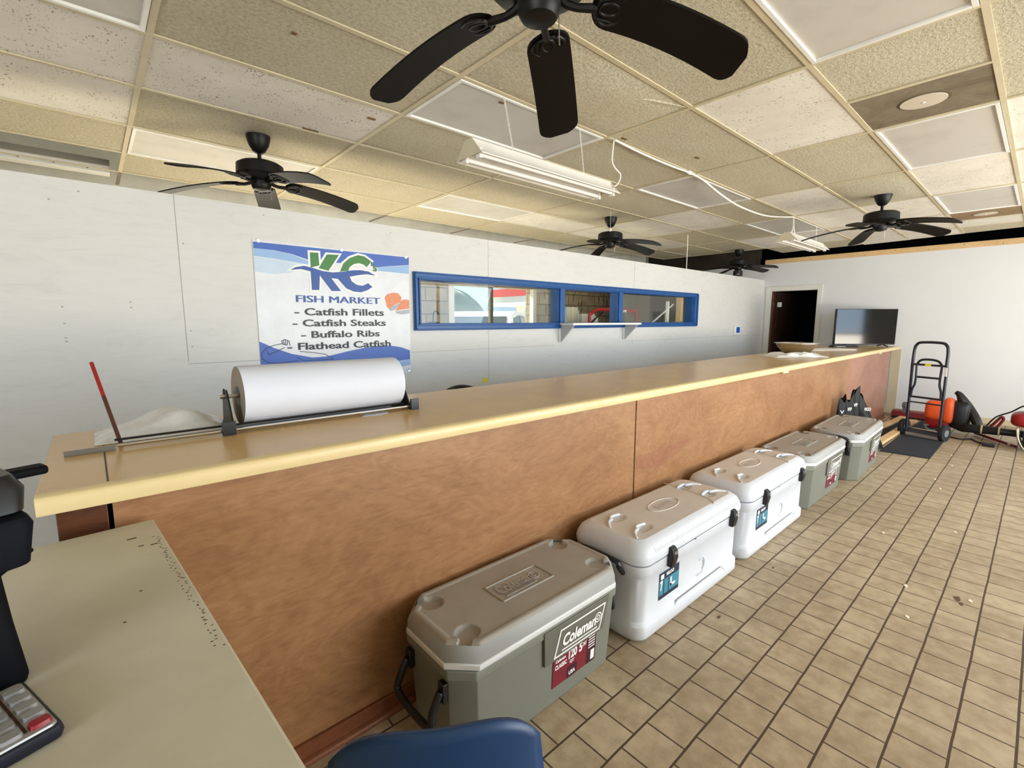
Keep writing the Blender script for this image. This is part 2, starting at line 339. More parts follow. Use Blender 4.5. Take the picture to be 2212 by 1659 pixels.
# back room wall of painted block, with windows
bw = MB()
HOLES = [(.1, 3.7, .9, 2.1), (4.25, 6.05, 1.05, 2.06)]
xs = [XB, .1, 3.7, 4.25, 6.05, XF+.12]
for a, b in zip(xs[:-1], xs[1:]):
    h = [q for q in HOLES if abs(q[0]-a) < .01]
    if h: bw.box(a, b, YB, YB+.2, 0, h[0][2]).box(a, b, YB, YB+.2, h[0][3], 3.2)
    else: bw.box(a, b, YB, YB+.2, 0, 3.2)
wrear = struct(bw.build('wall_rear', BLOCK))
gp = MB()
for i in range(26):                                    # mortar runs and pipe brackets on the block
    x = random.uniform(6.3, 8.4); z = random.uniform(1.55, 2.05); l = random.uniform(.05, .2)
    gp.tube([(x, YB-.004, z), (x+random.uniform(-.02, .02), YB-.01, z-l*.5), (x+random.uniform(-.03, .03), YB-.004, z-l)], [.012, .009, .004], 6)
gp.build('mortar_run', P('dark_mortar', (92, 78, 60), .9), wrear)
MB().box(XB, 9.5, YB-.05, YB, 2.07, 2.15).build('header_beam', PLYD, wrear)
MB().box(XB, 9.6, YB-.012, YB, 2.2, 3.2).build('upper_plaster', P('stained_plaster', (246, 242, 230), .9, var=.12, vs=3), wrear)
w2 = MB().box(4.20, 4.30, YB-.03, YB+.06, 1.02, 2.06).box(6.02, 6.1, YB-.03, YB+.06, 1.02, 2.06).box(4.2, 6.1, YB-.03, YB+.06, 1.0, 1.06)
w2 = struct(w2.build('window_2', WTRIM, bevel=.004))
MB().box(5.03, 5.10, YB-.01, YB+.04, 1.06, 2.06).build('mullion', P('olive_mullion', (104, 98, 70), .6), w2)
MB().box(4.3, 5.03, YB+.015, YB+.021, 1.06, 2.06).box(5.1, 6.02, YB+.015, YB+.021, 1.06, 2.06).build('pane', GLASS, w2)
# slab added above the tiles to block light, and the unlit room beyond the door
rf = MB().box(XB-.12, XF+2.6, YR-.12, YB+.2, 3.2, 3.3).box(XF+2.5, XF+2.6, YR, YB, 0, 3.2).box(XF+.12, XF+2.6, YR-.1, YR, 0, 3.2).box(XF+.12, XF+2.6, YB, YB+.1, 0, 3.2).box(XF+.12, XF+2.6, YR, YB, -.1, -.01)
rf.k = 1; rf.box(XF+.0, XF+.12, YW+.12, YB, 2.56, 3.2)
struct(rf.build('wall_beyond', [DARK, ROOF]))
# door frame with brown leaf standing open inside
d = MB().box(XF-.02, XF, 3.512, 3.60, 0, 2.14).box(XF-.02, XF, 2.665, 2.735, 0, 2.14).box(XF-.02, XF, 2.735, 3.512, 2.058, 2.14)
d.box(XF-.02, XF+.13, 3.505, 3.513, 0, 2.058).box(XF-.02, XF+.13, 2.734, 2.742, 0, 2.058).box(XF-.02, XF+.13, 2.74, 3.51, 2.05, 2.058)
d1 = struct(d.build('door_1', WTRIM, bevel=.004))
lf = MB(); lf.M = Matrix.Translation((XF+.13, 3.48, 0)) @ Matrix.Rotation(math.radians(-8), 4, 'Z')
lf.box(0, .78, -.042, 0, .02, 2.04).build('door_leaf', P('dark_door_stain', (46, 24, 14), .6, var=.2), d1, .003)
MB().box(XF+.128, XF+.134, 3.36, 3.44, 1.76, 1.85).build('hinge', STEEL, d1, .001)
MB().box(XF+.02, XF+.125, 3.47, 3.505, 0, 2.05).build('jamb', PLYD, d1)

# ------------------------------------------------------------------ ceiling
XL = [.31+1.2192*k for k in range(-3, 9)]
YL = [-3.0, -2.77, -2.16, -1.55, -.94, -.33, .28, .89, 1.50, 2.11, 2.72, 3.35, 4.03, 4.68, 5.28]
J0 = 4                                                  # YL index of row j = 0
W_T, L_T, G_T = 'W', 'L', 'G'
TYPES = {}
for i, j in ((1, 6), (1, 7), (2, 6), (4, 3), (5, 1), (5, 8), (6, 2), (6, 4), (6, 6), (6, 7), (6, 8), (7, 1), (7, 3), (7, 4), (8, 3), (8, 4), (8, 5), (8, 6), (9, 3), (9, 4), (5, 0), (7, 8), (6, 1)): TYPES[i, j] = 'W'
for c in ((1, 5), (2, 8), (3, 2), (3, 5), (4, 8), (5, 2), (5, 5), (7, 2), (7, 5)): TYPES[c] = 'L'
for c in ((1, 9), (0, 9), (9, 7), (9, 8), (9, 9)): TYPES[c] = 'G'
cm = MB(); gb = MB(); lights = []
def tile(x0, x1, y0, y1, kind, sag=0, far=None):
    cm.k = 1 if kind == 'W' else 0; g = .004; z = ZC+.004
    if sag:
        def fn(u, v):
            dd = math.sin(PI*u)**.6*math.sin(PI*v)**.6 if 0 < u < 1 and 0 < v < 1 else 0
            return (x0+g+(x1-x0-2*g)*u, y0+g+(y1-y0-2*g)*v, z-sag*dd*(1 if v > .12 else .5))
        cm.grid(fn, 16, 10); return
    if far:
        cm.loft([[(x0+g, y0+g, q), (far[0], y0+g, q), (far[1], y1-g, q), (x0+g, y1-g, q)] for q in (z, z+.014)]); return
    cm.box(x0+g, x1-g, y0+g, y1-g, z, z+.014)
for a in range(len(XL)-1):
    i = a-1
    for b in range(len(YL)-1):
        j = b-J0; x0, x1, y0, y1 = XL[a], XL[a+1], YL[b], YL[b+1]
        k = TYPES.get((i, j), 'T')
        if k == 'G': continue
        if k == 'L': lights.append((x0, x1, y0, y1, (i, j))); continue
        if (i, j) == (4, 2): tile(x0, 3.36, y0, y1, 'T'); continue
        if (i, j) == (8, 2): tile(x0+.62, x1, y0, y1, 'W'); continue
        if i >= 9:
            fx = [9.36, 9.42, 9.5, 9.6][max(0, min(3, j-1))]; tile(x0, x1, y0, y1, k, 0, (fx, fx+.07)); continue
        tile(x0, x1, y0, y1, k, {(3, 4): .035, (5, 3): 0, (6, 3): .02}.get((i, j), 0))
ceil = struct(cm.build('ceiling', [TAN, WTILE]))
for x in XL[:-1]: gb.box(x-.013, x+.013, YR, 5.76 if x > 1.3 and x < 8 else 5.28, ZC-.003, ZC+.003).box(x-.002, x+.002, YR, 5.28, ZC, ZC+.035)
for y in YL[1:]: gb.box(XB, 9.4 if y < 3 else 8.86, y-.013, y+.013, ZC-.0035, ZC+.0025)
gb.box(3.35, 3.375, .28, .89, ZC-.003, ZC+.003).box(8.235, 8.262, .28, .89, ZC-.003, ZC+.003)
gb.build('grid_bars', BARM, ceil)
dg_ = MB()
for x in XL[3:8]: dg_.box(x-.014, x+.014, 5.29, 5.77, ZC-.006, ZC-.003)
dg_.build('bar_ends', P('grey_bar_steel', (120, 112, 100), .5), ceil)
NAMES = {(1, 5): 'grey prismatic ceiling light panel cut by the top left corner of the view', (2, 8): 'dirty ceiling light panel beside the left fan over the plywood partition',
 (3, 2): 'largest ceiling light panel at the top right edge of the view', (3, 5): 'ceiling light panel right above the hanging twin-tube shop light',
 (4, 8): 'ceiling light panel over the partition above the fish market banner', (5, 2): 'bright ceiling light panel next to the round-marked grey diffuser',
 (5, 5): 'ceiling light panel where the white cord sags below it', (7, 2): 'small far ceiling light panel next to the brown diffuser', (7, 5): 'far ceiling light panel above the second shop light'}
for x0, x1, y0, y1, c in lights:
    t = thing('ceiling_light', NAMES[c], 'ceiling light', ((x0+x1)/2, (y0+y1)/2, ZC), 'recessed ceiling light panels')
    f = MB(); a = .016
    f.box(x0+a, x1-a, y0+a, y0+a+.02, ZC-.008, ZC+.05).box(x0+a, x1-a, y1-a-.02, y1-a, ZC-.008, ZC+.05).box(x0+a, x0+a+.02, y0+a+.02, y1-a-.02, ZC-.008, ZC+.05).box(x1-a-.02, x1-a, y0+a+.02, y1-a-.02, ZC-.008, ZC+.05)
    f.build('frame', WENAM, t, .002); box('lens', LENS, (x0+.034, x1-.034, y0+.034, y1-.034, ZC+.004, ZC+.01), t)
for x0, x1, m, lab in ((3.375, 3.955, STAIND, 'stained grey square air diffuser with a pale round center'), (7.64, 8.235, STAINB, 'brown square air diffuser in the farther ceiling on the right')):
    t = thing('air_diffuser', lab, 'air vent', ((x0+x1)/2, .585, ZC), 'square ceiling air diffusers')
    box('plate', m, (x0, x1, .295, .875, ZC+.002, ZC+.012), t)
    cx, cy = (x0+x1)/2-.005, .585
    MB().lathe([(.105, .002), (.105, -.004), (.0, -.006)], (cx, cy, ZC+.002), 36).build('round_plate', P('pale_diffuser', (206, 196, 178), .6), t)
    MB().lathe([(.125, .002), (.118, -.001), (.104, -.001)], (cx, cy, ZC+.002), 36).build('soot_ring', P('soot', (92, 78, 54), .9), t)
    MB().lathe([(.01, 0), (.008, -.004), (0, -.005)], (cx+.01, cy, ZC-.003), 10).build('screw', WENAM, t)
# loose scraps on tiles
sc = MB()
for x, y, l in ((1.2, 3.33, .10), (.78, 2.3, .02), (1.88, 2.2, .03), (2.86, 2.05, .05), (3.6, 1.9, .05), (1.42, 2.9, .05), (.34, 2.0, .05), (1.7, 2.04, .04)):
    sc.box(x-l/2, x+l/2, y-.008, y+.008, ZC-.001, ZC+.006)
sc.build('tile_scars', P('tile_scar', (112, 86, 48), .9), ceil)
# crease on the sagging tile
MB().tube([(1.75, 2.06, ZC-.004), (1.95, 1.95, ZC-.012), (2.2, 1.74, ZC-.014), (2.45, 1.60, ZC-.010), (2.72, 1.52, ZC+.0)], [.004, .008, .01, .008, .003], 6).build('crease', TAN, ceil)

# ------------------------------------------------------------------ ceiling fans
RB = .155
def blade_mb(ang, hub, z0, sag, R=.665):
    mb = MB(); M = Matrix.Translation(hub) @ Matrix.Rotation(math.radians(ang), 4, 'Z'); mb.M = M
    st = []
    for u in (0, .008, .025, .05, .08, .12, .2, .3, .4, .5, .6, .7, .8, .88, .92, .95, .97, .985, .995, 1):
        r = RB+(R-RB)*u
        w = .068+.010*u
        if u < .12: w *= math.sqrt(max(0.04, 1-((.12-u)/.12)**2))*.999
        if u > .9: w *= max(.05, 1-((u-.9)/.1)**2*.0) * (1-.55*max(0, (u-.9)/.1)**3.2)
        z = z0-sag*(.35*u+.65*u*u); p = -math.tan(math.radians(12))
        st.append([(r, -w, z-w*p-.004), (r, w, z+w*p-.004), (r, w, z+w*p+.004), (r, -w, z-w*p+.004)])
    mb.loft(st); return mb
def bracket_mb(ang, hub, z0):
    mb = MB(); mb.M = Matrix.Translation(hub) @ Matrix.Rotation(math.radians(ang), 4, 'Z')
    p = -math.tan(math.radians(12))
    mb.tube([(.05, 0, z0+.012), (.08, 0, z0-.006), (.11, 0, z0-.012), (RB+.012, 0, z0-.010)], [.014, .012, .011, .013], 8)
    def loop(cx, cy, rx, ry, n=14): return [(cx+rx*math.cos(2*PI*k/n), cy+ry*math.sin(2*PI*k/n), z0-.011+(cy+ry*math.sin(2*PI*k/n))*p) for k in range(n)]
    mb.tube(loop(RB+.055, 0, .045, .052), .006, 6, True); mb.tube(loop(RB+.05, 0, .03, .02), .005, 6, True)
    mb.tube([(RB+.012, -.03, z0-.012-.03*p), (RB+.095, -.045, z0-.011-.045*p), (RB+.095, .045, z0-.011+.045*p), (RB+.012, .03, z0-.012+.03*p)], .005, 6)
    return mb
def make_fan(x, y, base, label, rod=.04, sag=.07, light=False, R=.665):
    t = thing('ceiling_fan', label, 'ceiling fan', (x, y, ZC), 'black five-blade ceiling fans'); c = (x, y, 0); z = ZC-.003
    MB().lathe([(.075, 0), (.074, -.02), (.062, -.06), (.04, -.10), (.022, -.112), (.0, -.113)], (x, y, z), 24).build('canopy', BLACK, t)
    MB().lathe([(.0125, -.10), (.0125, -.115-rod), (.024, -.118-rod), (.024, -.135-rod)], (x, y, z), 14).build('downrod', BLACK, t)
    zt = -.13-rod
    MB().lathe([(.02, zt), (.12, zt-.006), (.145, zt-.022), (.148, zt-.085), (.135, zt-.098), (.08, zt-.118), (.06, zt-.125)], (x, y, z), 36).build('motor_housing', BLACK, t)
    vs_ = MB()
    for k in range(14):
        a = 2*PI*k/14; vs_.box(-.002, .002, .07, .128, zt-.114, zt-.104)
    MB().lathe([(.062, zt-.115), (.062, zt-.15), (.058, zt-.165), (.05, zt-.178), (.02, zt-.186), (0, zt-.187)], (x, y, z), 24).build('switch_cup', BLACK, t)
    zb = z+zt-.128
    for k in range(5):
        b = blade_mb(base+72*k, c, zb, sag, R).build('blade', BLADE, t)
        bracket_mb(base+72*k, c, zb).build('blade_bracket', BLACK, b)
    if light:
        MB().lathe([(.03, zt-.18), (.075, zt-.19), (.08, zt-.28), (.06, zt-.29)], (x, y, z), 20).build('light_kit', BPLAS, t)
        MB().lathe([(.02, 0), (.014, .012), (0, .014)], (x-.075, y-.03, z+zt-.26), 10, 'z').build('bulb', P('pale_bulb', (240, 200, 190), .2), t)
    else:
        MB().tube([(x+.05, y-.03, z+zt-.15), (x+.052, y-.032, z+zt-.24)], .0018, 5).build('pull_chain', STEEL, t)
make_fan(1.03, 1.04, 37, 'large near black ceiling fan cut by the top edge, above the hanging shop light', .08, .135, False, .612)
make_fan(.967, 3.66, -2, 'black ceiling fan above the plywood partition left of the banner', .04, .085)
make_fan(4.83, 3.62, -16, 'black ceiling fan over the partition above the blue pass-through window', .04, .085)
make_fan(5.94, 1.18, 30, 'black ceiling fan on the right above the far end of the counter', .04, .085)
make_fan(8.65, 3.70, -22, 'far dim black ceiling fan with light kit in the back corner', .04, .05, True)

# ------------------------------------------------------------------ hanging shop lights, cord, strings
def shop_light(x0, x1, y, z, label, chains):
    t = thing('shop_light', label, 'shop light', ((x0+x1)/2, y, z), 'hanging twin-tube shop lights')
    pr = [(-.115, -.045), (-.05, .0), (-.03, .045), (.03, .045), (.05, .0), (.115, -.045), (.112, -.05), (.045, -.008), (-.045, -.008), (-.112, -.05)]
    mb = MB(); mb.M = Matrix.Translation((0, y, z)); mb.prism(pr, x0, x1, 'x').build('reflector', WENAM, t)
    for s in (-1, 1):
        tb = MB().lathe([(.013, x0+.03), (.013, x1-.03)], (0, y+s*.06, z-.04), 12, 'x').build('tube', P('fluorescent_tube', (244, 242, 238), .3), t)
        for e in (x0+.012, x1-.03):
            MB().box(e, e+.02, y+s*.06-.018, y+s*.06+.018, z-.062, z-.01).build('lamp_holder', WENAM, tb, .003)
    for e in (x0-.004, x1): MB().prism([(y+a, z+b) for a, b in ((-.11, -.045), (-.03, .045), (.03, .045), (.11, -.045))], e, e+.004, 'x').build('end_cap', P('aged_end_cap', (214, 204, 180), .5), t)
    for cx, cx2 in chains:
        ch = MB(); n = 22
        for k in range(n):
            u0 = k/n; zz = z+.045+(ZC-z-.055)*u0; xx = cx+(cx2-cx)*u0; l = (ZC-z-.055)/n
            r = .004; pts = [(xx+(r*math.cos(a) if k % 2 else 0), y+(0 if k % 2 else r*math.cos(a)), zz+l*.62+l*.75*math.sin(a)) for a in [2*PI*q/8 for q in range(8)]]
            ch.tube(pts, .0014, 4, True)
        ch.build('chain', WENAM, t)
shop_light(1.60, 2.80, 2.14, 2.415, 'white twin-tube shop light hung on chains above the counter', ((1.92, 1.85), (2.55, 2.50)))
shop_light(6.25, 7.5, 2.13, 2.49, 'farther white twin-tube shop light hung near the right fan', ((6.42, 6.42), (7.3, 7.3)))
def smooth_path(pts, n=8):
    pts = [Vector(p) for p in pts]; out = []
    for i in range(len(pts)-1):
        p0 = pts[max(i-1, 0)]; p1 = pts[i]; p2 = pts[i+1]; p3 = pts[min(i+2, len(pts)-1)]
        for k in range(n):
            t = k/n; out.append(.5*((2*p1)+(p2-p0)*t+(2*p0-5*p1+4*p2-p3)*t*t+(3*p1-p0-3*p2+p3)*t**3))
    return out+[pts[-1]]
t = thing('power_cord', 'white power cord running along the ceiling between the two shop lights', 'cord', (2.8, 2.1, ZC))
MB().tube(smooth_path([(2.80, 2.08, ZC-.012), (3.1, 2.09, ZC-.02), (3.5, 2.08, ZC-.03), (3.83, 2.085, ZC-.02)]), .007, 8).build('cable', WIRE, t)
MB().tube(smooth_path([(3.86, 2.09, ZC-.018), (4.1, 2.10, ZC-.025), (4.5, 2.11, ZC-.085), (4.95, 2.12, ZC-.12), (5.6, 2.12, ZC-.11), (6.40, 2.12, ZC-.01)]), .008, 8).build('cable', WIRE, t)
MB().lathe([(0, -.03), (.014, -.024), (.018, 0), (.014, .024), (0, .03)], (3.83, 2.085, ZC-.02), 12, 'x').build('connector', WENAM, t)
MB().tube(smooth_path([(2.80, 2.09, ZC-.01), (2.80, 2.10, 2.60), (2.85, 2.11, 2.56), (2.93, 2.12, 2.53), (2.90, 2.13, 2.46), (2.81, 2.14, 2.43)]), .005, 8).build('drop_cable', WIRE, t)
MB().tube(smooth_path([(6.40, 2.12, ZC-.01), (6.41, 2.12, 2.62), (6.36, 2.13, 2.53)]), .006, 8).tube(smooth_path([(6.41, 2.13, ZC-.01), (6.44, 2.13, 2.64), (6.5, 2.13, 2.56), (6.52, 2.13, 2.53)]), .006, 8).build('drop_cable', WIRE, t)
t = thing('pull_string', 'long white string hanging from the ceiling right of the window fan', 'string', (6.6, 3.58, ZC))
MB().tube([(6.62, 3.58, ZC), (6.66, 3.60, 2.45), (6.70, 3.62, 2.21)], .006, 6).build('string', WIRE, t)
t = thing('pull_string', 'thin pull string with a white knob beside the fan over the window', 'string', (4.6, 3.45, ZC))
MB().tube([(4.60, 3.45, ZC), (4.60, 3.45, 2.57)], .002, 5).build('string', WIRE, t); MB().lathe([(0, -.025), (.012, -.018), (.016, .01), (0, .025)], (4.60, 3.45, 2.545), 12).build('knob', WENAM, t)
# strip light in the open ceiling gap on the left
t = thing('strip_light', 'bare white strip light fixture in the open ceiling gap at left', 'strip light', (-.35, 5.46, 2.75))
MB().box(-1.1, .25, 5.40, 5.52, 2.735, 2.80).build('channel', WENAM, t, .004)
MB().box(-1.1, .25, 5.34, 5.40, 2.80, 2.83).box(-1.1, .25, 5.33, 5.335, 2.78, 2.83).build('side_flange', P('grey_flange', (150, 146, 134), .5), t)
bt = MB()
for k in range(6): bt.box(-.9+k*.2, -.885+k*.2, 5.397, 5.40, 2.755, 2.765)
bt.build('slot', P('dark_slot', (60, 56, 50), .8), t)
t = thing('ceiling_joist', 'dark timber joist exposed in the open ceiling gap at left', 'joist', (-.35, 4.9, 2.85))
MB().box(-1.2, .3, 4.86, 4.92, 2.80, 2.95).build('timber', BROWN, t, .004)

# ------------------------------------------------------------------ counter
t = thing('service_counter', 'long service counter faced with stained brown plywood panels', 'counter', (4.5, 1.9, 0))
YF = 1.543
box('carcass', DARK, (-.1, 9.16, YF+.02, 2.2, .02, 1.045), t)
for x0, x1, m in ((-.10, -.005, PLYD), (.005, 2.346, PLY), (2.358, 4.715, PLY), (4.719, 6.92, PLY), (6.93, 9.18, PLYR)):
    box('front_panel', m, (x0, x1, YF, YF+.02, .0, 1.05), t, .0015)
box('end_panel', PLYD, (9.16, 9.18, YF+.02, 2.2, 0, 1.05), t); box('end_panel', PLYD, (-.1, -.08, YF+.02, 2.2, 0, 1.05), t)
MB().prism([(2.372, .62), (2.60, .575), (2.80, .615), (2.95, .66), (3.02, .70), (2.99, .706), (2.75, .70), (2.55, .69), (2.372, .70)], YF-.0006, YF, 'y').build('veneer_patch', mat_ply('pink_veneer', (118, 72, 48), (146, 98, 70), (166, 120, 92)), t)
bb = MB().box(-.1, 9.18, YF-.014, YF, 0, .075).prism([(YF-.03, 0), (YF-.03, .008), (YF-.026, .017), (YF-.014, .022), (YF-.014, 0)], -.1, 9.18, 'x')
bb.build('baseboard', mat_ply('reddish_baseboard', (84, 46, 28), (120, 70, 44), (142, 92, 60)), t, .002)
t = thing('countertop', 'long tan laminate countertop with a yellow rolled front edge', 'countertop', (4.8, 1.9, 1.05))
ZT = 1.092
MB().box(-.13, 9.70, 1.535, 2.335, 1.052, ZT).build('worktop', TOPM, t, .002)
MB().prism([(1.54, 1.047), (1.513, 1.047), (1.511, 1.052), (1.511, 1.079), (1.514, 1.087), (1.520, 1.0915), (1.55, 1.0925), (1.55, 1.06)], -.13, 9.70, 'x').build('front_edge', LIPM, t)
box('joint', P('joint_line', (96, 72, 44), .7), (.00, .004, 1.56, 2.33, ZT-.001, ZT+.0008), t)
for x in (4.62, 8.35): MB().box(x, x+.13, 1.515, 1.535, 1.030, 1.048).build('label_holder', P('clear_label_strip', (226, 214, 180), .3), t, .002)

# ------------------------------------------------------------------ paper roll on its cutter
RX0, RX1, RY, RR_ = .405, 1.06, 2.035, .113; RZ = ZT+.124
t = thing('paper_cutter_stand', 'black and steel paper cutter stand holding the big white roll', 'paper cutter', (.7, 2.0, ZT))
for x, s in ((RX0-.045, -1), (RX1+.018, 1)):
    mb = MB(); mb.prism([(RY-.13, ZT+.001), (RY+.09, ZT+.001), (RY+.06, ZT+.03), (RY+.035, RZ+.02), (RY+.02, RZ+.028), (RY+.012, RZ+.005), (RY-.012, RZ+.005), (RY-.02, RZ+.028), (RY-.04, RZ+.01), (RY-.10, ZT+.04)], x, x+.006, 'x')
    mb.box(min(x, x+s*.04+.003), max(x+.006, x+s*.04), RY-.13, RY-.118, ZT+.001, ZT+.05)
    mb.build('side_bracket', BPLAS, t, .001)
MB().box(RX0-.04, RX1+.02, RY-.03, RY+.03, ZT+.0008, ZT+.004).build('base_strip', BPLAS, t)
MB().tube([(RX0-.06, RY, RZ), (RX1+.035, RY, RZ)], .008, 10).build('axle', STEEL, t)
MB().tube([(.035, 1.93, ZT+.014), (1.085, 1.93, ZT+.014)], .006, 10).build('cutter_rod', CHROME, t)
MB().tube([(.03, 1.965, ZT+.026), (1.07, 1.965, ZT+.026)], .004, 8).build('guide_bar', P('dark_bar', (40, 38, 38), .35, .6), t)
MB().box(-.09, .03, 1.925, 1.935, ZT+.001, ZT+.016).build('bar_tail', P('dull_steel', (130, 126, 116), .45, .6), t)
t = thing('paper_roll', 'big white butcher paper roll on the counter in front of the banner', 'paper roll', (.72, RY, RZ))
MB().lathe([(.036, RX0+.0005), (RR_, RX0), (RR_, RX1), (.036, RX1-.0005)], (0, RY, RZ), 64, 'x').build('paper', PAPER, t, .0)
MB().lathe([(.036, RX0-.0006), (RR_-.0015, RX0-.0006), (RR_-.0015, RX0+.0002), (.036, RX0+.0002)], (0, RY, RZ), 64, 'x').build('rolled_edge', KRAFT, t)
MB().lathe([(.037, RX0-.001), (.037, RX0+.05), (.001, RX0+.05)], (0, RY, RZ), 32, 'x').build('core', BPLAS, t)
t = thing('paper_scrap', 'small torn white paper scrap under the paper roll', 'paper', (.88, 1.92, ZT))
MB().prism([(.84, 1.905), (.90, 1.885), (.96, 1.90), (.97, 1.93), (.87, 1.94)], ZT+.0008, ZT+.002).build('paper', PAPER, t)
t = thing('marker_stick', 'thin leaning stick with red top and brown lower half at left', 'stick', (.04, 1.98, ZT))
st0 = Vector((.046, 1.985, ZT+.004)); st1 = Vector((-.004, 2.16, 1.358)); mid = st0.lerp(st1, .58)
MB().tube([st0, mid], .006, 8).build('shaft', BROWN, t); MB().tube([mid, st1], .006, 8).build('red_tip', RED, t)
# added pale heap standing in for a white glare patch beside the roll
def heap(u, v):
    x = -.02+.40*u; y = 2.03+.28*v; e = math.sin(PI*min(1, max(0, u)))**.7*math.sin(PI*v)**.6 if 0 < u < 1 and 0 < v < 1 else 0
    return (x, y, ZT+.0015+e*(.045+.04*u+.012*math.sin(9*u+5*v)+.008*math.sin(17*v-6*u)))
tag(MB().grid(heap, 26, 18).build('glare_heap', P('glare_white', (216, 214, 208), .18, var=.08, vs=20), sharp=80), 'added pale heap standing in for white glare on the counter left of the paper roll', 'glare heap')

# ------------------------------------------------------------------ banner
YBN = YW-.006
bp = lambda d: (lambda q: (q[0], YBN-d, q[1]))
mb = MB(); mb.k = 0
def sheet(u, v):
    x = .884+1.194*u-.004*v*u; ztop = 2.050-.012*u; zb = 1.10-.048*u
    return (x, YBN+.0006*math.sin(6*u)*math.sin(3*v), ztop+(zb-ztop)*v)
mb.grid(sheet, 20, 14)
def bpoly(k, d, pts): mb.k = k; mb.poly([bp(d)(p) for p in pts])
bpoly(1, .0012, [(.887, 2.036), (2.08, 2.032), (2.079, 1.97), (1.912, 1.949), (1.789, 1.931), (1.681, 1.944), (1.551, 1.946), (1.386, 1.933), (1.277, 1.936), (1.196, 1.959), (1.131, 1.976), (1.019, 1.991), (.887, 1.993)])
bpoly(2, .0010, [(.887, 1.993), (1.019, 1.990), (1.131, 1.974), (1.247, 1.937), (1.32, 1.92), (1.245, 1.91), (1.128, 1.922), (1.015, 1.933), (.887, 1.941)])
bpoly(3, .0010, [(.887, 1.936), (1.015, 1.929), (1.127, 1.916), (1.245, 1.895), (1.123, 1.845), (1.009, 1.826), (.887, 1.837)])
bpoly(2, .0010, [(1.789, 1.931), (2.078, 1.967), (2.076, 1.895), (1.91, 1.901), (1.797, 1.902)])
bpoly(1, .0012, [(.884, 1.356), (.976, 1.308), (1.089, 1.261), (1.238, 1.226), (1.35, 1.229), (1.519, 1.262), (1.652, 1.283), (1.791, 1.295), (1.897, 1.291), (1.986, 1.275), (2.066, 1.245), (2.066, 1.17), (1.982, 1.165), (1.786, 1.15), (1.429, 1.14), (1.04, 1.14), (.884, 1.14)])
bpoly(2, .0010, [(1.72, 1.18), (2.066, 1.18), (2.07, 1.12), (1.9, 1.10), (1.75, 1.10)])
bpoly(4, .0013, [(1.845, 1.691), (1.869, 1.718), (1.923, 1.733), (1.972, 1.73), (2.0, 1.696), (1.989, 1.656), (1.929, 1.632), (1.889, 1.601), (1.861, 1.614)])
bpoly(4, .0014, [(2.0, 1.674), (2.04, 1.681), (2.072, 1.676), (2.073, 1.604), (1.997, 1.594), (1.937, 1.581), (1.968, 1.624)])
bpoly(5, .0011, [(1.87, 1.601), (1.929, 1.628), (1.989, 1.651), (1.973, 1.625), (1.937, 1.593), (1.898, 1.581)])
bpoly(5, .0011, [(1.942, 1.578), (2.073, 1.598), (2.072, 1.563), (1.995, 1.554), (1.946, 1.562)])
mb.k = 6
for s_ in ([(1.085, 1.319), (1.08, 1.354), (1.051, 1.367), (1.029, 1.356), (1.035, 1.333), (1.063, 1.324)], [(1.035, 1.337), (.978, 1.327), (.921, 1.306), (.891, 1.27), (.895, 1.233), (.935, 1.204), (1.012, 1.196), (1.138, 1.208)], [(1.048, 1.309), (.989, 1.281), (.939, 1.261), (.927, 1.291)], [(1.149, 1.276), (1.24, 1.264), (1.335, 1.246), (1.398, 1.206)], [(1.128, 1.232), (1.175, 1.206), (1.398, 1.204)],
           [(1.04, 1.36), (1.046, 1.33)], [(1.055, 1.362), (1.056, 1.325)], [(1.07, 1.356), (1.066, 1.325)]): mb.ribbon(s_, .0045, bp(.0016))
bn = tag(mb.build('banner', [P('banner_white', (226, 228, 232), .4), PBLUE, PLBLUE, PPALE, PORANGE, PSH, P('ink_navy', (22, 34, 66), .5)]), 'blue and white fish market vinyl banner pinned to the plywood wall', 'banner')
logo = dict(k1=[(1.262, 1.999), (1.323, 2.001), (1.326, 1.91), (1.262, 1.89)], k2=[(1.386, 1.995), (1.479, 2.0), (1.392, 1.875), (1.32, 1.89)],
  c=[(1.48, 1.875), (1.509, 1.938), (1.562, 1.984), (1.631, 2.012), (1.684, 2.006), (1.74, 1.972), (1.7, 1.924), (1.672, 1.943), (1.637, 1.951), (1.594, 1.941), (1.558, 1.914), (1.547, 1.885)])
lowr = dict(sw=[(1.117, 1.863), (1.155, 1.885), (1.215, 1.899), (1.275, 1.889), (1.344, 1.871), (1.423, 1.865), (1.506, 1.876), (1.574, 1.891), (1.644, 1.898), (1.714, 1.891), (1.772, 1.862), (1.696, 1.869), (1.624, 1.857), (1.555, 1.841), (1.462, 1.819), (1.381, 1.823), (1.318, 1.838), (1.258, 1.862), (1.191, 1.874)],
  a=[(1.26, 1.87), (1.327, 1.85), (1.316, 1.729), (1.262, 1.727)], b=[(1.321, 1.854), (1.398, 1.839), (1.482, 1.728), (1.409, 1.725), (1.332, 1.828)],
  d=[(1.45, 1.831), (1.485, 1.793), (1.525, 1.75), (1.584, 1.728), (1.645, 1.725), (1.699, 1.744), (1.741, 1.771), (1.706, 1.8), (1.66, 1.777), (1.612, 1.781), (1.57, 1.807), (1.553, 1.849)])
mb = MB()
mb.k = 0
for q_, p in enumerate(list(logo.values())+list(lowr.values())): mb.ribbon(p, .030, bp(.0014+.00008*q_), True)
mb.k = 1
for p in logo.values(): mb.poly([bp(.0022)(q) for q in p])
mb.k = 2
for q_, p in enumerate(lowr.values()): mb.poly([bp(.0025+.0001*q_)(q) for q in p])
mb.k = 1
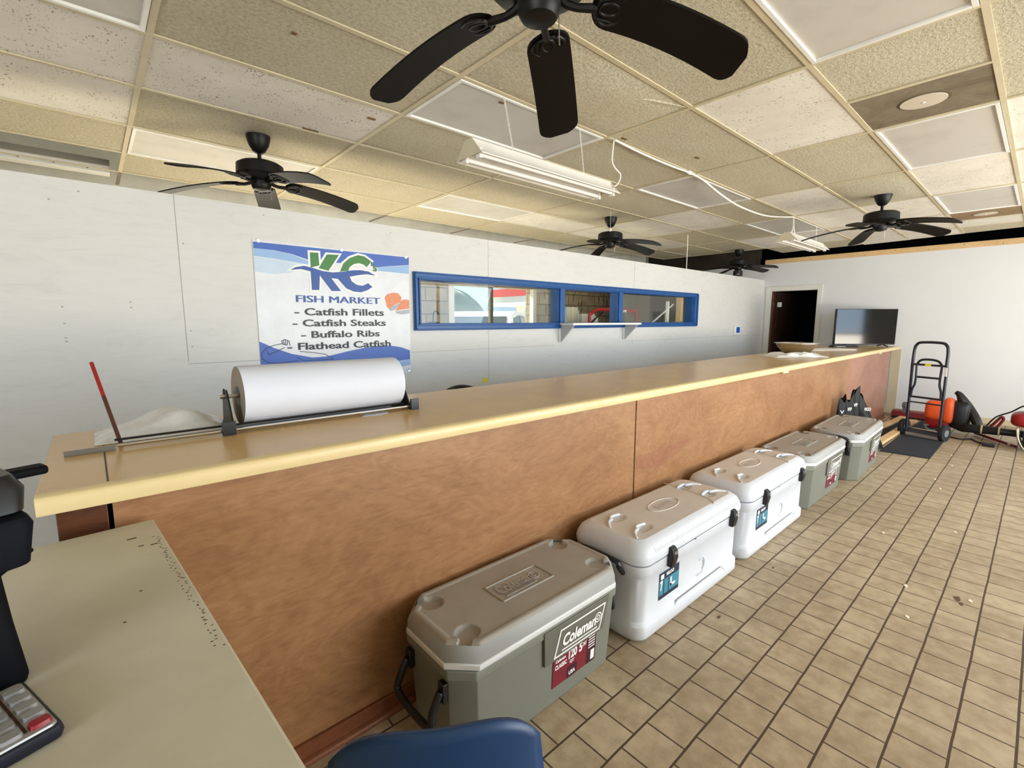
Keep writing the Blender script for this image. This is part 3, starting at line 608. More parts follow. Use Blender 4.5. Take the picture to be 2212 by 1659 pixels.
text_mb(mb, "'s", (1.735, YBN-.0024, 1.895), (1, 0, 0), (0, 0, 1), .052, .072, .03)
mb.build('logo_lettering', [PRINTW, PGREEN, PDBLUE], bn)
for body, x0, x1, z0, h, m in (('FISH MARKET', 1.148, 1.802, 1.636, .05, PDBLUE), ('- Catfish Fillets', 1.13, 1.832, 1.540, .054, PGREY), ('- Catfish Steaks', 1.112, 1.846, 1.458, .052, PGREY), ('- Buffalo Ribs', 1.168, 1.788, 1.372, .052, PGREY), ('- Flathead Catfish', 1.067, 1.885, 1.286, .053, P('ink_black', (20, 22, 30), .5))):
    mb = MB()
    for q_, dx in enumerate((-.0028, 0, .0028) if body[0] == 'F' else (-.0012, .0012)): text_mb(mb, body, (x0+dx, YBN-.0022-.00012*q_, z0), (1, 0, 0), (0, 0, 1), x1-x0, h, 0 if body[0] == 'F' else .014, .0003)
    mb.build('lettering', m, bn)
for x, z in ((.92, 2.043), (1.50, 2.037), (2.05, 2.03), (2.05, 1.075)): MB().lathe([(.006, -.004), (.012, -.0045), (.013, 0)], (x, YBN-.001, z), 14, 'y').build('grommet', STEEL, bn)

# ------------------------------------------------------------------ pass-through window, shelf, small wall items
w1 = MB(); y0, y1 = YW-.028, YW+.11
for b in ((2.115, 7.13, y0, YW, 1.855, 1.92), (2.115, 7.13, y0, YW, 1.415, 1.478), (2.115, 2.178, y0, YW, 1.478, 1.855), (6.99, 7.13, y0, YW, 1.478, 1.855)): w1.box(*b)
for b in ((2.13, 7.11, y0-.012, y0, 1.905, 1.915), (2.13, 7.11, y0-.012, y0, 1.866, 1.88), (2.13, 7.11, y0-.012, y0, 1.42, 1.43), (2.13, 7.11, y0-.012, y0, 1.455, 1.468), (2.12, 2.132, y0-.012, y0, 1.43, 1.905), (2.155, 2.17, y0-.012, y0, 1.468, 1.866), (7.1, 7.125, y0-.012, y0, 1.43, 1.905), (7.01, 7.03, y0-.012, y0, 1.468, 1.866)): w1.box(*b)
for b in ((2.178, 6.99, YW-.01, y1, 1.853, 1.87), (2.178, 6.99, YW-.01, y1, 1.46, 1.479), (2.165, 2.18, YW-.01, y1, 1.47, 1.86), (6.98, 7.0, YW-.01, y1, 1.47, 1.86)): w1.box(*b)
for x in (3.945, 5.05): w1.box(x, x+.035, YW-.01, y1, 1.47, 1.86).box(x+.075, x+.11, YW-.01, y1, 1.47, 1.86).box(x+.035, x+.075, YW+.02, y1, 1.47, 1.86).box(x+.015, x+.095, YW-.03, YW-.008, 1.47, 1.86)
w1 = struct(w1.build('window_1', BLUE, bevel=.003))
for x0, x1 in ((2.18, 3.945), (5.16, 6.98)): box('pane', GLASS, (x0, x1, YW+.06, YW+.066, 1.479, 1.853), w1)
t = thing('serving_shelf', 'white serving shelf below the open middle of the blue window', 'shelf', (4.6, YW, 1.46))
MB().box(3.95, 5.27, 3.425, YW-.032, 1.452, 1.476).build('board', P('white_shelf_paint', (236, 236, 232), .45), t, .003)
for x in (3.965, 5.19): MB().prism([(YW-.032, 1.452), (YW-.23, 1.452), (YW-.032, 1.26)], x, x+.022, 'x').build('bracket', P('grey_shelf_bracket', (188, 190, 192), .5), t, .002)
t = thing('thermostat', 'white thermostat with blue screen on the partition near the far door', 'thermostat', (8.6, YW, 1.33))
MB().box(8.50, 8.73, YW-.035, YW-.001, 1.245, 1.42).build('case', WENAM, t, .006); MB().box(8.55, 8.69, YW-.0375, YW-.034, 1.29, 1.39).build('screen', SCREENB, t)
mb = MB(); text_mb(mb, '72', (8.59, YW-.038, 1.32), (1, 0, 0), (0, 0, 1), .05, .045, .02); 
tag(box('wall_sticker', YEL, (2.872, 2.932, YW-.003, YW-.0005, .888, .938)), 'small yellow square sticker low on the wall behind the counter', 'sticker')

# ------------------------------------------------------------------ things seen through the pass-through window
def carton(name, label, x, y, z, sx, sy, sz, rz, m, tilt=0, band=None, grp=None):
    o = thing(name, label, 'box', (x, y, z), grp); M = Matrix.Translation((x, y, z)) @ Matrix.Rotation(math.radians(rz), 4, 'Z') @ Matrix.Rotation(math.radians(tilt), 4, 'Y')
    mb = MB(); mb.M = M; mb.box(-sx/2, sx/2, -sy/2, sy/2, 0, sz).build('body', m, o, .004)
    if band: mb = MB(); mb.M = M; mb.box(-sx/2-.002, sx/2+.002, -sy/2-.002, sy/2+.002, 0, sz*.4).build('teal_band', band, o)
    mb = MB(); mb.M = M; mb.box(-.025, .025, -sy/2-.003, sy/2+.003, sz*.5, sz+.002).build('tape', P('packing_tape', (196, 176, 140), .4), o)
t = thing('work_table', 'brown work table in the back room just inside the pass-through window', 'table', (5.9, 4.75, 0))
MB().box(4.6, 7.2, 4.35, 5.2, 1.19, 1.23).build('table_top', PLYD, t, .004)
for x in (4.66, 7.1):
    for y in (4.4, 5.12): box('leg', PLYD, (x, x+.06, y, y+.06, 0, 1.19), t)
WCART = P('white_carton', (222, 220, 212), .6); TCART = P('teal_carton', (28, 118, 136), .5)
carton('carton', 'open white carton at the left of the pass-through opening', 5.62, 5.0, 1.232, .3, .25, .42, 8, WCART, 0, None, 'cartons in the back room')
carton('carton', 'white carton beside the open one behind the leaning teal box', 6.02, 5.02, 1.232, .3, .25, .38, -4, WCART, 0, None, 'cartons in the back room')
carton('carton', 'large teal and grey carton leaning in the pass-through opening', 5.15, 4.58, 1.232, .24, .2, .46, 0, P('grey_green_carton', (168, 172, 158), .6), 0, TCART, 'cartons in the back room')
carton('carton', 'small white and teal carton next to the red tube frame', 5.62, 4.55, 1.248, .26, .12, .33, 12, WCART, 6, TCART, 'cartons in the back room')
t = thing('red_cart_frame', 'red tubular cart handle seen through the pass-through opening', 'cart', (5.8, 4.42, 0))
MB().tube(smooth_path([(5.30, 4.30, .0), (5.30, 4.30, 1.45), (5.36, 4.31, 1.60), (5.52, 4.32, 1.66), (5.9, 4.32, 1.665), (6.3, 4.32, 1.65), (6.5, 4.31, 1.5), (6.5, 4.30, 0.0)], 5), .024, 10).build('handle_tube', RED, t)
MB().tube([(5.32, 4.30, 1.46), (5.62, 4.31, 1.63)], .012, 8).build('cross_wire', BPLAS, t)
t = thing('utensil_can', 'black can with a hooked handle at the left pane sill', 'can', (2.56, 4.0, 1.30))
MB().box(2.2, 3.1, 3.80, 4.15, 1.24, 1.265).build('sill_board', P('grey_sill', (150, 146, 136), .7), t)
MB().lathe([(.055, 0), (.06, .22), (.05, .225), (.05, .05), (0, .04)], (2.5, 3.95, 1.266), 20).build('can_body', BPLAS, t)
MB().tube(smooth_path([(2.50, 3.95, 1.44), (2.50, 3.95, 1.555), (2.515, 3.95, 1.585), (2.54, 3.95, 1.59), (2.56, 3.95, 1.57)]), .007, 8).build('hook', BPLAS, t)
for k, x in enumerate((5.50, 5.68)):
    t = thing('plastic_jug', ('clear plastic jug at the left end of the right window pane', 'second clear plastic jug from the left in the right window pane')[k], 'jug', (x, 3.98, 1.3), 'clear plastic jugs')
    MB().lathe([(.075, 0), (.08, .02), (.08, .24), (.03, .33), (.03, .36), (0, .362)], (x, 3.98, 1.266), 20).build('bottle', CLEARP, t); MB().lathe([(.032, .36), (.032, .385), (0, .387)], (x, 3.98, 1.266), 16).build('cap', P('pale_cap', (206, 202, 190), .5), t)
t = thing('sill_shelf', 'grey shelf board behind the right window pane', 'shelf', (5.6, 3.98, 1.25)); box('board', P('grey_sill', (150, 146, 136), .7), (5.2, 6.3, 3.80, 4.15, 1.24, 1.265), t, .003)
t = thing('grey_appliance', 'tall grey appliance in the back room behind the right pane', 'appliance', (8.3, 5.3, 0))
MB().box(7.95, 8.7, 5.0, 5.7, 0, 2.2).build('cabinet', GREYM, t, .01); MB().box(8.0, 8.3, 4.985, 5.0, .4, 1.72).build('door', P('mid_grey_panel', (128, 128, 122), .6), t, .004)
t = thing('white_brace', 'white post with diagonal brace behind the right window pane', 'brace', (6.78, 3.95, 0))
MB().box(6.76, 6.80, 3.93, 3.97, 0, 1.80).build('post', WENAM, t); MB().tube([(6.25, 3.95, 1.42), (6.95, 3.95, 1.76)], .012, 8).build('diagonal', WENAM, t)
t = thing('timber_stud', 'orange timber stud at the right end of the right window pane', 'stud', (7.0, 3.86, 0)); box('timber', PINE, (6.93, 7.02, 3.80, 3.89, 0, 2.2), t, .003)

# ------------------------------------------------------------------ outside the back window
t = thing('parked_car', 'white car with yellow writing seen through the back window', 'car', (7.6, 9.6, -.13))
side = [(-2.3, .35), (-2.3, .85), (-1.3, 1.02), (-.55, 1.62), (.0, 1.72), (1.3, 1.70), (2.0, 1.15), (2.3, 1.05), (2.35, .4)]
CM = Matrix.Translation((7.85, 9.9, -.13)) @ Matrix.Scale(1.09, 4) @ Matrix.Rotation(math.radians(38), 4, 'Z')
mb = MB(); mb.M = CM
mb.loft([[(x, -.92+(.14 if z > 1.1 else 0), z) for x, z in side], [(x, .92-(.14 if z > 1.1 else 0), z) for x, z in side]]); mb.build('body', P('white_car_paint', (236, 238, 240), .25), t, .04)
mb = MB(); mb.M = CM
for s in (-1, 1): mb.poly([(x, s*(.80 if z > 1.1 else .93), z) for x, z in ((-1.15, 1.06), (-.5, 1.56), (.3, 1.63), (.3, 1.06))]); mb.poly([(x, s*(.80 if z > 1.1 else .93), z) for x, z in ((.38, 1.06), (.38, 1.63), (1.25, 1.6), (1.7, 1.2), (1.7, 1.06))])
mb.poly([(-1.25, -.72, 1.08), (-1.25, .72, 1.08), (-.60, .68, 1.60), (-.60, -.68, 1.60)]); mb.build('car_glass', P('car_window', (60, 66, 70), .1), t)
mb = MB(); mb.M = CM; mb.ribbon([(-.5, 0), (-.3, .1), (-.1, -.05), (.1, .12), (.2, 0), (.4, .1), (.5, -.02)], .03, lambda q: (-1.05+q[1]*.6-.03, q[0], 1.26+q[1]*.5)); mb.build('yellow_writing', YEL, t)
for x in (-1.4, 1.4):
    for s in (-.85, .85): mb = MB(); mb.M = CM; mb.lathe([(.0, -.1), (.33, -.1), (.33, .1), (0, .1)], (x, s, .33), 24, 'y').build('wheel', BRUB, t)
t = thing('fuel_canopy', 'white canopy with a red stripe across the street', 'canopy', (16, 22, -.13))
MB().box(21, 30, 22, 26, 2.5, 3.1).build('fascia', P('canopy_white', (235, 235, 235), .5), t); MB().box(20.95, 30.05, 21.95, 26.05, 3.1, 3.6).build('red_stripe', P('canopy_red', (200, 60, 66), .5), t)
for x in (22, 28): box('column', WENAM, (x, x+.4, 23.8, 24.2, -.13, 2.5), t)
def hill(u, v):
    a = 2*PI*u; r = 1-v; return (17+3.2*r*math.cos(a), 25+2*r*math.sin(a), -.13+3.5*(1-r*r)**.5*(1+.06*math.sin(9*a)))
tag(MB().grid(hill, 28, 10).build('tree', P('grey_green_leaves', (92, 100, 70), .9, var=.3, vs=2), None, sharp=80), 'grey green tree mound across the street behind the car', 'tree')

# ------------------------------------------------------------------ coolers
def grey_cooler(x0, y0, L, D, H, rz, label, lf_up=False, detail=True):
    t = thing('cooler', label, 'cooler', (x0, y0, 0), 'olive grey hard coolers'); M = Matrix.Translation((x0, y0, 0)) @ Matrix.Rotation(math.radians(rz), 4, 'Z')
    def mbn(): m_ = MB(); m_.M = M; return m_
    o = lambda i, c=.07: octo(i, L-i, i, D-i, c)
    mbn().stack([(o(.036), 0), (o(.030), .012), (o(.014), H-.135), (o(.006), H-.12), (o(.006), H-.088)]).build('body', CBODY, t, .004)
    mbn().stack([(o(.004, .083), H-.088), (o(0, .085), H-.082), (o(0, .085), H-.066), (o(.004, .083), H-.062)]).build('rim', CRIM, t, .002)
    mb = mbn(); secs = [(o(.004, .083), H-.062), (o(.005, .083), H-.030), (o(.015, .083), H-.010)]
    mb.stack(secs, False); mb.k = 1
    i0 = .015; c = .083; cups = [(.105, .095, 1), (L-.105, .095, 1), (.105, D-.095, 0), (L-.105, D-.095, 0)]
    def top(u, v):
        x = i0+(L-2*i0)*u; y = i0+(D-2*i0)*v
        dx = min(x-i0, L-i0-x); dy = min(y-i0, D-i0-y)
        if dx+dy < c:
            e = (c-dx-dy)/2; x += e if x < L/2 else -e; y += e if y < D/2 else -e
        dx = min(x-i0, L-i0-x); dy = min(y-i0, D-i0-y); ed = min(dx, dy, (dx+dy-c)*.7)
        z = H-.010+min(.010, max(0, ed)*1.2)
        if ed > .026: z -= .004
        for cx, cy, ch in cups:
            r = math.hypot(x-cx, y-cy)
            if r < .042: z -= .016*min(1, (.042-r)/.006)
            sx = -1 if cx < L/2 else 1; sy = -1 if cy < D/2 else 1
            qx, qy = (x-cx)*sx, (y-cy)*sy; al = (qx+qy)/1.414; ac = abs(qx-qy)/1.414
            if al > 0 and ac < .022 and al < .12: z = min(z, H-.02)
        return (x, y, z)
    mb.grid(top, 150, 84)
    lid = mb.build('lid', [P('lid_edge_plastic', (158, 158, 156), .5, var=.03), CLID], t, sharp=50)
    zt = H-.004; w_ = L*.27; xl = L/2-w_/2-.02
    mb = mbn(); text_mb(mb, 'Coleman', (xl+.02, D*.42, zt), (1, 0, 0), (0, 1, 0), w_*.72, .06, .03, .0065)
    for r_ in (.022, .009): mb.tube([(xl+w_*.88+r_*math.cos(2*PI*k/18), D*.42+.03+r_*math.sin(2*PI*k/18), zt+.001) for k in range(18)], .003, 6, True)
    fr = [(xl, D*.42-.03), (xl+w_+.03, D*.42-.03), (xl+w_+.03, D*.42+.085), (xl, D*.42+.085)]
    for q in range(4): a, b = fr[q], fr[(q+1) % 4]; mb.tube([(a[0], a[1], zt+.001), (b[0], b[1], zt+.001)], .004, 6)
    mb.tube([(xl+.03, D*.42-.012, zt+.001), (xl+w_*.8, D*.42-.012, zt+.001)], .003, 6)
    mb.build('embossed_lettering', CLID, lid)
    # front logo plate (body front slopes: y = .026 at the top to .058 at the floor)
    fy = lambda z: .030-.016*(z-.012)/(H-.147)
    def F(p, d): return (p[0], fy(p[1])-d, p[1])
    xa, xb = L*.46, L*.86; za, zb = H-.245, H-.10
    mb = mbn(); mb.loft([[F(p, .0) for p in ((xa-.02, za), (xb-.03, za), (xb, zb), (xa-.03, zb))], [F(p, .012) for p in ((xa-.02, za), (xb-.03, za), (xb, zb), (xa-.03, zb))]])
    pl = mb.build('logo_plate', CLOGO, t, .002)
    mb = mbn(); fn = lambda q: F((q[0], q[1]), .0135)
    mb.ribbon([(xa+.03, za+.015), (xb-.06, za+.015), (xb-.03, zb-.025), (xa+.06, zb-.025)], .007, fn, True)
    mb.ribbon([(xa+.07, za+.03), (xb-.075, za+.03)], .006, fn)
    n_ = Vector((0, -1, 0)); U = Vector((1, 0, 0)); V = Vector((.12, -.016/(H-.147), 1))
    text_mb(mb, 'Coleman', F((xa+.07, za+.043), .0138), U, V, (xb-xa)*.56, .052, .035, .0006)
    for r_ in (.02, .009): mb.ribbon([(xb-.072+r_*math.cos(2*PI*k/18), za+.072+r_*math.sin(2*PI*k/18)) for k in range(18)], .005, fn, True)
    mb.build('logo_lettering', PRINTW, pl)
    # maroon sticker
    xs_, xe, zs, ze = L*.50, L*.79, H-.375, H-.25
    mb = mbn(); mb.poly([F(p, .003) for p in ((xs_, zs), (xe, zs), (xe, ze), (xs_, ze))]); mb.k = 1
    mb.poly([F(p, .0036) for p in ((xs_+(xe-xs_)*.78, zs), (xe, zs), (xe, ze), (xs_+(xe-xs_)*.78, ze))]); mb.poly([F(p, .0036) for p in ((xs_+(xe-xs_)*.32, zs), (xs_+(xe-xs_)*.55, zs), (xs_+(xe-xs_)*.55, zs+.05), (xs_+(xe-xs_)*.32, zs+.05))])
    st = mb.build('sticker', [MAROON, P('dark_plum_print', (58, 16, 34), .4)], t)
    mb = mbn(); W_ = xe-xs_
    for s_, fx, fz, ww, hh in (('120', .34, .085, .19, .042), ('QT', .37, .062, .10, .016), ('5', .58, .085, .08, .042), ('DAY', .67, .10, .09, .018), ('CLASSIC', .04, .075, .26, .02), ('Coleman', .05, .105, .22, .014), ('USA', .36, .012, .15, .018)):
        text_mb(mb, s_, F((xs_+W_*fx, zs+fz), .0040), (1, 0, 0), (0, -.016/(H-.147), 1), W_*ww, hh, .04, .0004)
    for k in range(5): mb.poly([F(p, .0042) for p in ((xs_+W_*.81, zs+.07+k*.012), (xs_+W_*.97, zs+.07+k*.012), (xs_+W_*.97, zs+.075+k*.012), (xs_+W_*.81, zs+.075+k*.012))])
    mb.poly([F(p, .0042) for p in ((xs_+W_*.88, zs+.01), (xs_+W_*.97, zs+.01), (xs_+W_*.97, zs+.055), (xs_+W_*.88, zs+.055))])
    mb.build('sticker_lettering', PRINTW, st)
    for s in (0, 1):                                   # swing handles
        mb = mbn(); X = -.006 if s == 0 else L+.006; dr = -1 if s == 0 else 1
        zz = H-.17; up = .13 if (lf_up and s == 0) else -.11
        pts = [(X, D*.24, zz), (X+dr*.03, D*.24, zz+up*.5), (X+dr*.045, D*.27, zz+up), (X+dr*.045, D*.73, zz+up), (X+dr*.03, D*.76, zz+up*.5), (X, D*.76, zz)]
        if s and x0 < 1.0: pts = [(x-dr*.02 if abs(x-X) > .01 else x, y, z) for x, y, z in pts]
        mb.tube(smooth_path(pts, 4), .014, 8); mb.box(min(X, X-dr*.02), max(X, X-dr*.02), D*.2, D*.28, zz-.04, zz+.03); mb.box(min(X, X-dr*.02), max(X, X-dr*.02), D*.72, D*.8, zz-.04, zz+.03)
        mb.build('handle', BPLAS, t, .003)
grey_cooler(.768, 1.112, .905, .415, .452, 0, 'nearest olive grey cooler with taupe lid beside the blue chair')
grey_cooler(4.08, 1.085, 1.0, .43, .452, 0, 'olive grey cooler next to the white coolers, second grey one from the front')
grey_cooler(5.19, 1.00, 1.06, .45, .462, 1.5, 'farthest olive grey cooler, in front of the black bags', True)
def white_cooler(x0, y0, L, D, H, label, sticker_torn=False):
    t = thing('cooler', label, 'cooler', (x0, y0, 0), 'white hard coolers'); M = Matrix.Translation((x0, y0, 0))
    def mbn(): m_ = MB(); m_.M = M; return m_
    o = lambda i, r=.07: rr(i, L-i, i, D-i, r, 6)
    hb = H-.105
    mbn().stack([(o(.04), 0), (o(.018), .012), (o(.008), .03), (o(.008), .085), (o(.022), .10), (o(.02), hb-.07), (o(.006), hb-.055), (o(.004), hb)]).build('body', WPLAS, t, sharp=50)
    mb = mbn(); mb.stack([(o(.014), hb), (o(.014), hb+.008)], False); mb.build('gasket', P('grey_gasket', (176, 178, 182), .6), t)
    mb = mbn()
    mb.stack([(o(.002), hb+.008), (o(.0), hb+.03), (o(.004), H-.055), (o(.016), H-.025), (o(.036, .065), H-.008), (o(.055, .06), H-.001)], False)
    mb.k = 1
    cups = [(.20, D*.30), (.20, D*.66), (L-.20, D*.30), (L-.20, D*.66)]; i0 = .055; rc = .06
    def top(u, v):
        x = i0+(L-2*i0)*u; y = i0+(D-2*i0)*v
        for cx in (i0+rc, L-i0-rc):
            for cy in (i0+rc, D-i0-rc):
                if (x-cx)*(1 if cx > L/2 else -1) > 0 and (y-cy)*(1 if cy > D/2 else -1) > 0:
                    d_ = math.hypot(x-cx, y-cy)
                    if d_ > rc: x = cx+(x-cx)*rc/d_; y = cy+(y-cy)*rc/d_
        z = H-.001
        for cx, cy in cups:
            s = 1 if cx < L/2 else -1; dx = (x-cx)*s; dy = y-cy
            if (dx/.055)**2+(dy/.03)**2 < 1: z -= .014*min(1, 3*(1-(dx/.055)**2-(dy/.03)**2))
        return (x, y, z)
    mb.grid(top, 90, 40); lid = mb.build('lid', [WPLAS, WDUST], t, sharp=50)
    for cx, cy in cups:
        mb = mbn(); s = 1 if cx < L/2 else -1
        mb.tube(smooth_path([(cx-s*.055, cy+.006, H+.002), (cx-s*.02, cy+.028, H+.003), (cx+s*.045, cy+.022, H+.001)], 5), [.004]+[.008]*9+[.004], 8)
        mb.tube(smooth_path([(cx-s*.03, cy+.012, H+.001), (cx-s*.085, cy-.005, H+.002), (cx-s*.125, cy-.045, H-.004)], 5), [.004]+[.008]*9+[.004], 8)
        mb.build('cup_holder_ridge', WPLAS, lid)
    mb = mbn(); n = 40
    mb.tube([(L*.5+.13*math.cos(2*PI*k/n), D*.52+.055*math.sin(2*PI*k/n), H) for k in range(n)], .003, 6, True)
    text_mb(mb, 'IGLOO', (L*.5-.075, D*.52-.018, H-.001), (1, 0, 0), (0, 1, 0), .15, .036, .03, .003)
    mb.tube([(L*.70+.10*math.cos(a), D*.10+D*.85*(1-math.sin(a)), H) for a in [PI*.5*k/14 for k in range(15)]], .0025, 6)
    mb.build('embossed_lettering', WDUST, lid)
    mb = mbn(); k = 0; x = .11
    while x < L-.10:                                   # ruler along the lid's front edge
        big = k % 4 == 0; l = .026 if big else .013
        mb.add([(x, .001+.0018, H-.052), (x+.002, .0028, H-.052), (x+.002, .004+.012*l/.026, H-.052+l), (x, .004+.012*l/.026, H-.052+l)], [(0, 1, 2, 3)]); x += .0127; k += 1
    mb.build('ruler_marks', P('pale_grey_print', (150, 152, 156), .5), lid)
    for fx in (.225, .845):
        mb = mbn(); X = L*fx; mb.stack([(rr(X-.024, X+.024, -.016, .006, .006, 3), hb-.055), (rr(X-.026, X+.026, -.026, .006, .006, 3), hb-.01), (rr(X-.022, X+.022, -.022, .006, .006, 3), hb+.03), (rr(X-.02, X+.02, -.010, .006, .005, 3), hb+.042)])
        lt = mb.build('latch', BPLAS, t, .002)
        mb = mbn(); mb.box(X-.015, X+.015, -.0275, -.022, hb+.012, hb+.026).build('latch_tab', P('grey_latch_tab', (120, 122, 124), .4), lt)
    mb = mbn(); mb.box(L*.45, L*.70, -.004, .004, hb-.004, hb+.006).build('pull_lip', WPLAS, t, .003)
    xa, xb, za, zb = L*.165, L*.335, .165, .30
    fy = .0185
    mb = mbn(); q = lambda d, *p: [(x, fy-d, z) for x, z in p]
    mb.poly(q(.0, (xa, za), (xb, za), (xb, zb), (xa, zb))); mb.k = 1
    W_ = xb-xa
    for i_, (a, b) in enumerate(((.0, .2), (.24, .44), (.48, .98))): mb.poly(q(.0006, (xa+W_*a, za+.02), (xa+W_*b, za+.02), (xa+W_*b, za+.095), (xa+W_*a, za+.095)))
    st = mb.build('sticker', [NAVY, TEAL], t)
    mb = mbn()
    text_mb(mb, '7', (xa+W_*.04, fy-.001, za+.045), (1, 0, 0), (0, 0, 1), W_*.13, .05, .05, .0004); text_mb(mb, 'IGLOO', (xa+W_*.34, fy-.001, zb-.028), (1, 0, 0), (0, 0, 1), W_*.38, .018, .05, .0004)
    mb.poly(q(.0012, (xa+W_*.06, zb-.034), (xa+W_*.22, zb-.034), (xa+W_*.22, zb-.01), (xa+W_*.06, zb-.01))); mb.poly(q(.0012, (xa+W_*.55, za+.04), (xa+W_*.62, za+.04), (xa+W_*.62, za+.085), (xa+W_*.55, za+.085))); mb.poly(q(.0012, (xa+W_*.55, za+.04), (xa+W_*.8, za+.04), (xa+W_*.8, za+.052), (xa+W_*.55, za+.052)))
    mb.build('sticker_lettering', PRINTW, st)
    mb = mbn(); cx, cz = L*.55, .20
    for r_ in (.03, .042): mb.tube([(cx+r_*math.cos(a), .0185, cz+r_*math.sin(a)) for a in [math.radians(-60+12*k) for k in range(16)]], .002, 6)
    text_mb(mb, 'IGLOO', (cx-.035, .0185, cz-.055), (1, 0, 0), (0, 0, 1), .07, .014, .02, .002)
    mb.build('embossed_emblem', P('pale_emblem', (206, 208, 213), .5), t)
    mb = mbn(); mb.tube([(L*.26, .012, .055), (L*.32, .01, .10), (L*.78, .01, .10), (L*.82, .012, .055)], .005, 6).build('base_groove', P('pale_emblem', (206, 208, 213), .5), t)
    for s in (0, 1):
        mb = mbn(); X = .004 if s == 0 else L-.004; dr = -1 if s == 0 else 1; d_ = .042 if s == 0 else .02
        mb.tube(smooth_path([(X, D*.25, hb-.05), (X+dr*d_*.8, D*.25, hb-.01), (X+dr*d_, D*.28, hb+.02), (X+dr*d_, D*.72, hb+.02), (X+dr*d_*.8, D*.75, hb-.01), (X, D*.75, hb-.05)], 4), .012, 8).build('handle', BPLAS, t)
white_cooler(1.75, 1.085, 1.08, .426, .492, 'nearer white cooler with ruler marks on the lid')
white_cooler(2.905, 1.085, 1.08, .426, .492, 'farther white cooler, between the other white one and a grey one')
# black bags leaning behind the farthest cooler
for k, (x, y, h, wd, lab) in enumerate(((6.34, 1.45, .60, .06, 'leftmost black plastic bag behind the farthest cooler'), (6.47, 1.41, .63, .065, 'black plastic bag second from the left behind the farthest cooler'), (6.60, 1.39, .68, .07, 'middle black plastic bag standing tallest against the counter'), (6.86, 1.24, .60, .10, 'rightmost black plastic bag with white print slumping toward the mats'))):
    t = thing('plastic_bag', lab, 'bag', (x, y, 0), 'black plastic bags'); M = Matrix.Translation((x, y, 0)) @ Matrix.Rotation(math.atan2(-.666, .746), 4, 'Z')
    mb = MB(); mb.M = M; sl = (.0, .0, .03, .24)[k]; N = 24; secs = []
    for q in range(11):
        u = q/10; z = h*u; sec = []
        for r in range(N):
            a = 2*PI*r/N; c, s_ = math.cos(a), math.sin(a)
            wx = wd*(1.0-.28*u*u)*(1+.05*math.sin(9*u+k+3*a)); wy = ((.03, .035, .05, .075)[k]*(1-u**1.6)+.006)*(1+.18*math.sin(4*a+7*u+k))
            top = (.05*math.sin(a*2+k*1.7)+.035*c) if q == 10 else 0
            sec.append((wx*c-sl*(u-.1)*(1 if k == 3 else -.3), wy*s_, z+top*u))
        secs.append(sec)
    b = mb.loft(secs).build('bag_body', P('black_bag_film', (8, 8, 10), .5, spec=.25), t, sharp=40)
    mb = MB(); mb.M = M
    text_mb(mb, ('V', 'NYP', 'VP', 'VIGO')[k], (-.03-(.13 if k == 3 else 0), -((.03, .035, .05, .075)[k]*.48+.011), h*.75), (1, 0, 0), (0, .05, 1), .045 if k < 3 else .08, .04, .02, .001); mb.build('print', PRINTW, b)

# ------------------------------------------------------------------ things on the far end of the counter
t = thing('steel_bowl', 'wide stainless steel bowl near the far end of the counter', 'bowl', (6.62, 2.05, ZT))
MB().lathe([(.0, .004), (.10, .004), (.155, .025), (.205, .075), (.232, .128), (.255, .131), (.255, .134), (.229, .134), (.20, .08), (.15, .032), (.10, .011), (0, .011)], (6.62, 2.05, ZT), 48).build('basin', STEEL, t)
def cloth(u, v):
    a = Vector((.746, -.666)); b = Vector((.666, .746)); p = Vector((5.98, 1.86))+a*(u-.5)*.62+b*(v-.5)*(.34-.1*u)
    e = min(u, v, 1-u, 1-v); h = .052*min(1, e*6)*(.35+.65*abs(math.sin(11*u+3*v)*math.sin(8*v+4*u+1)))
    return (p.x+.012*math.sin(20*v), p.y+.012*math.sin(17*u), ZT+.002+h)
tag(MB().grid(cloth, 30, 18).build('cloth', P('white_cloth', (236, 234, 228), .8), None, sharp=70), 'crumpled white cloth on the counter in front of the steel bowl', 'cloth')
t = thing('foam_tray', 'flat white tray lying on the counter behind the steel bowl', 'tray', (7.7, 2.0, ZT))
mb = MB(); mb.M = Matrix.Translation((7.72, 2.02, ZT)) @ Matrix.Rotation(math.radians(-32), 4, 'Z')
mb.stack([(rr(-.36, .36, -.15, .15, .02, 3), .001), (rr(-.37, .37, -.16, .16, .02, 3), .018)]).build('tray_body', P('white_foam', (240, 238, 234), .6), t)
t = thing('television', 'flat screen television standing at the far end of the counter', 'television', (9.15, 1.87, ZT))
TM = Matrix.Translation((9.15, 1.87, 0)) @ Matrix.Rotation(math.atan2(-.635, .70), 4, 'Z')
def tb(*b): m_ = MB(); m_.M = TM; return m_.box(*b)
tb(-.48, .48, .0, .045, 1.125, 1.685).build('housing', BPLAS, t, .006)
tb(-.47, .47, -.003, .001, 1.14, 1.677).build('screen', DGLASS, t)
for s in (-1, 1):
    m_ = MB(); m_.M = TM; m_.tube([(s*.30, .02, 1.13), (s*.30-.0, -.09, ZT+.0095)], .009, 8).tube([(s*.30, .02, 1.13), (s*.30, .13, ZT+.0095)], .009, 8).build('stand_foot', BPLAS, t)
t = thing('set_top_box', 'low black box lying in front of the television', 'set-top box', (8.72, 2.06, ZT))
m_ = MB(); m_.M = Matrix.Translation((8.74, 2.05, ZT)) @ Matrix.Rotation(math.atan2(-.635, .70), 4, 'Z')
m_.stack([(rr(-.21, .21, -.05, .05, .012, 3), .001), (rr(-.18, .18, -.045, .045, .012, 3), .035)]).build('case', BPLAS, t)
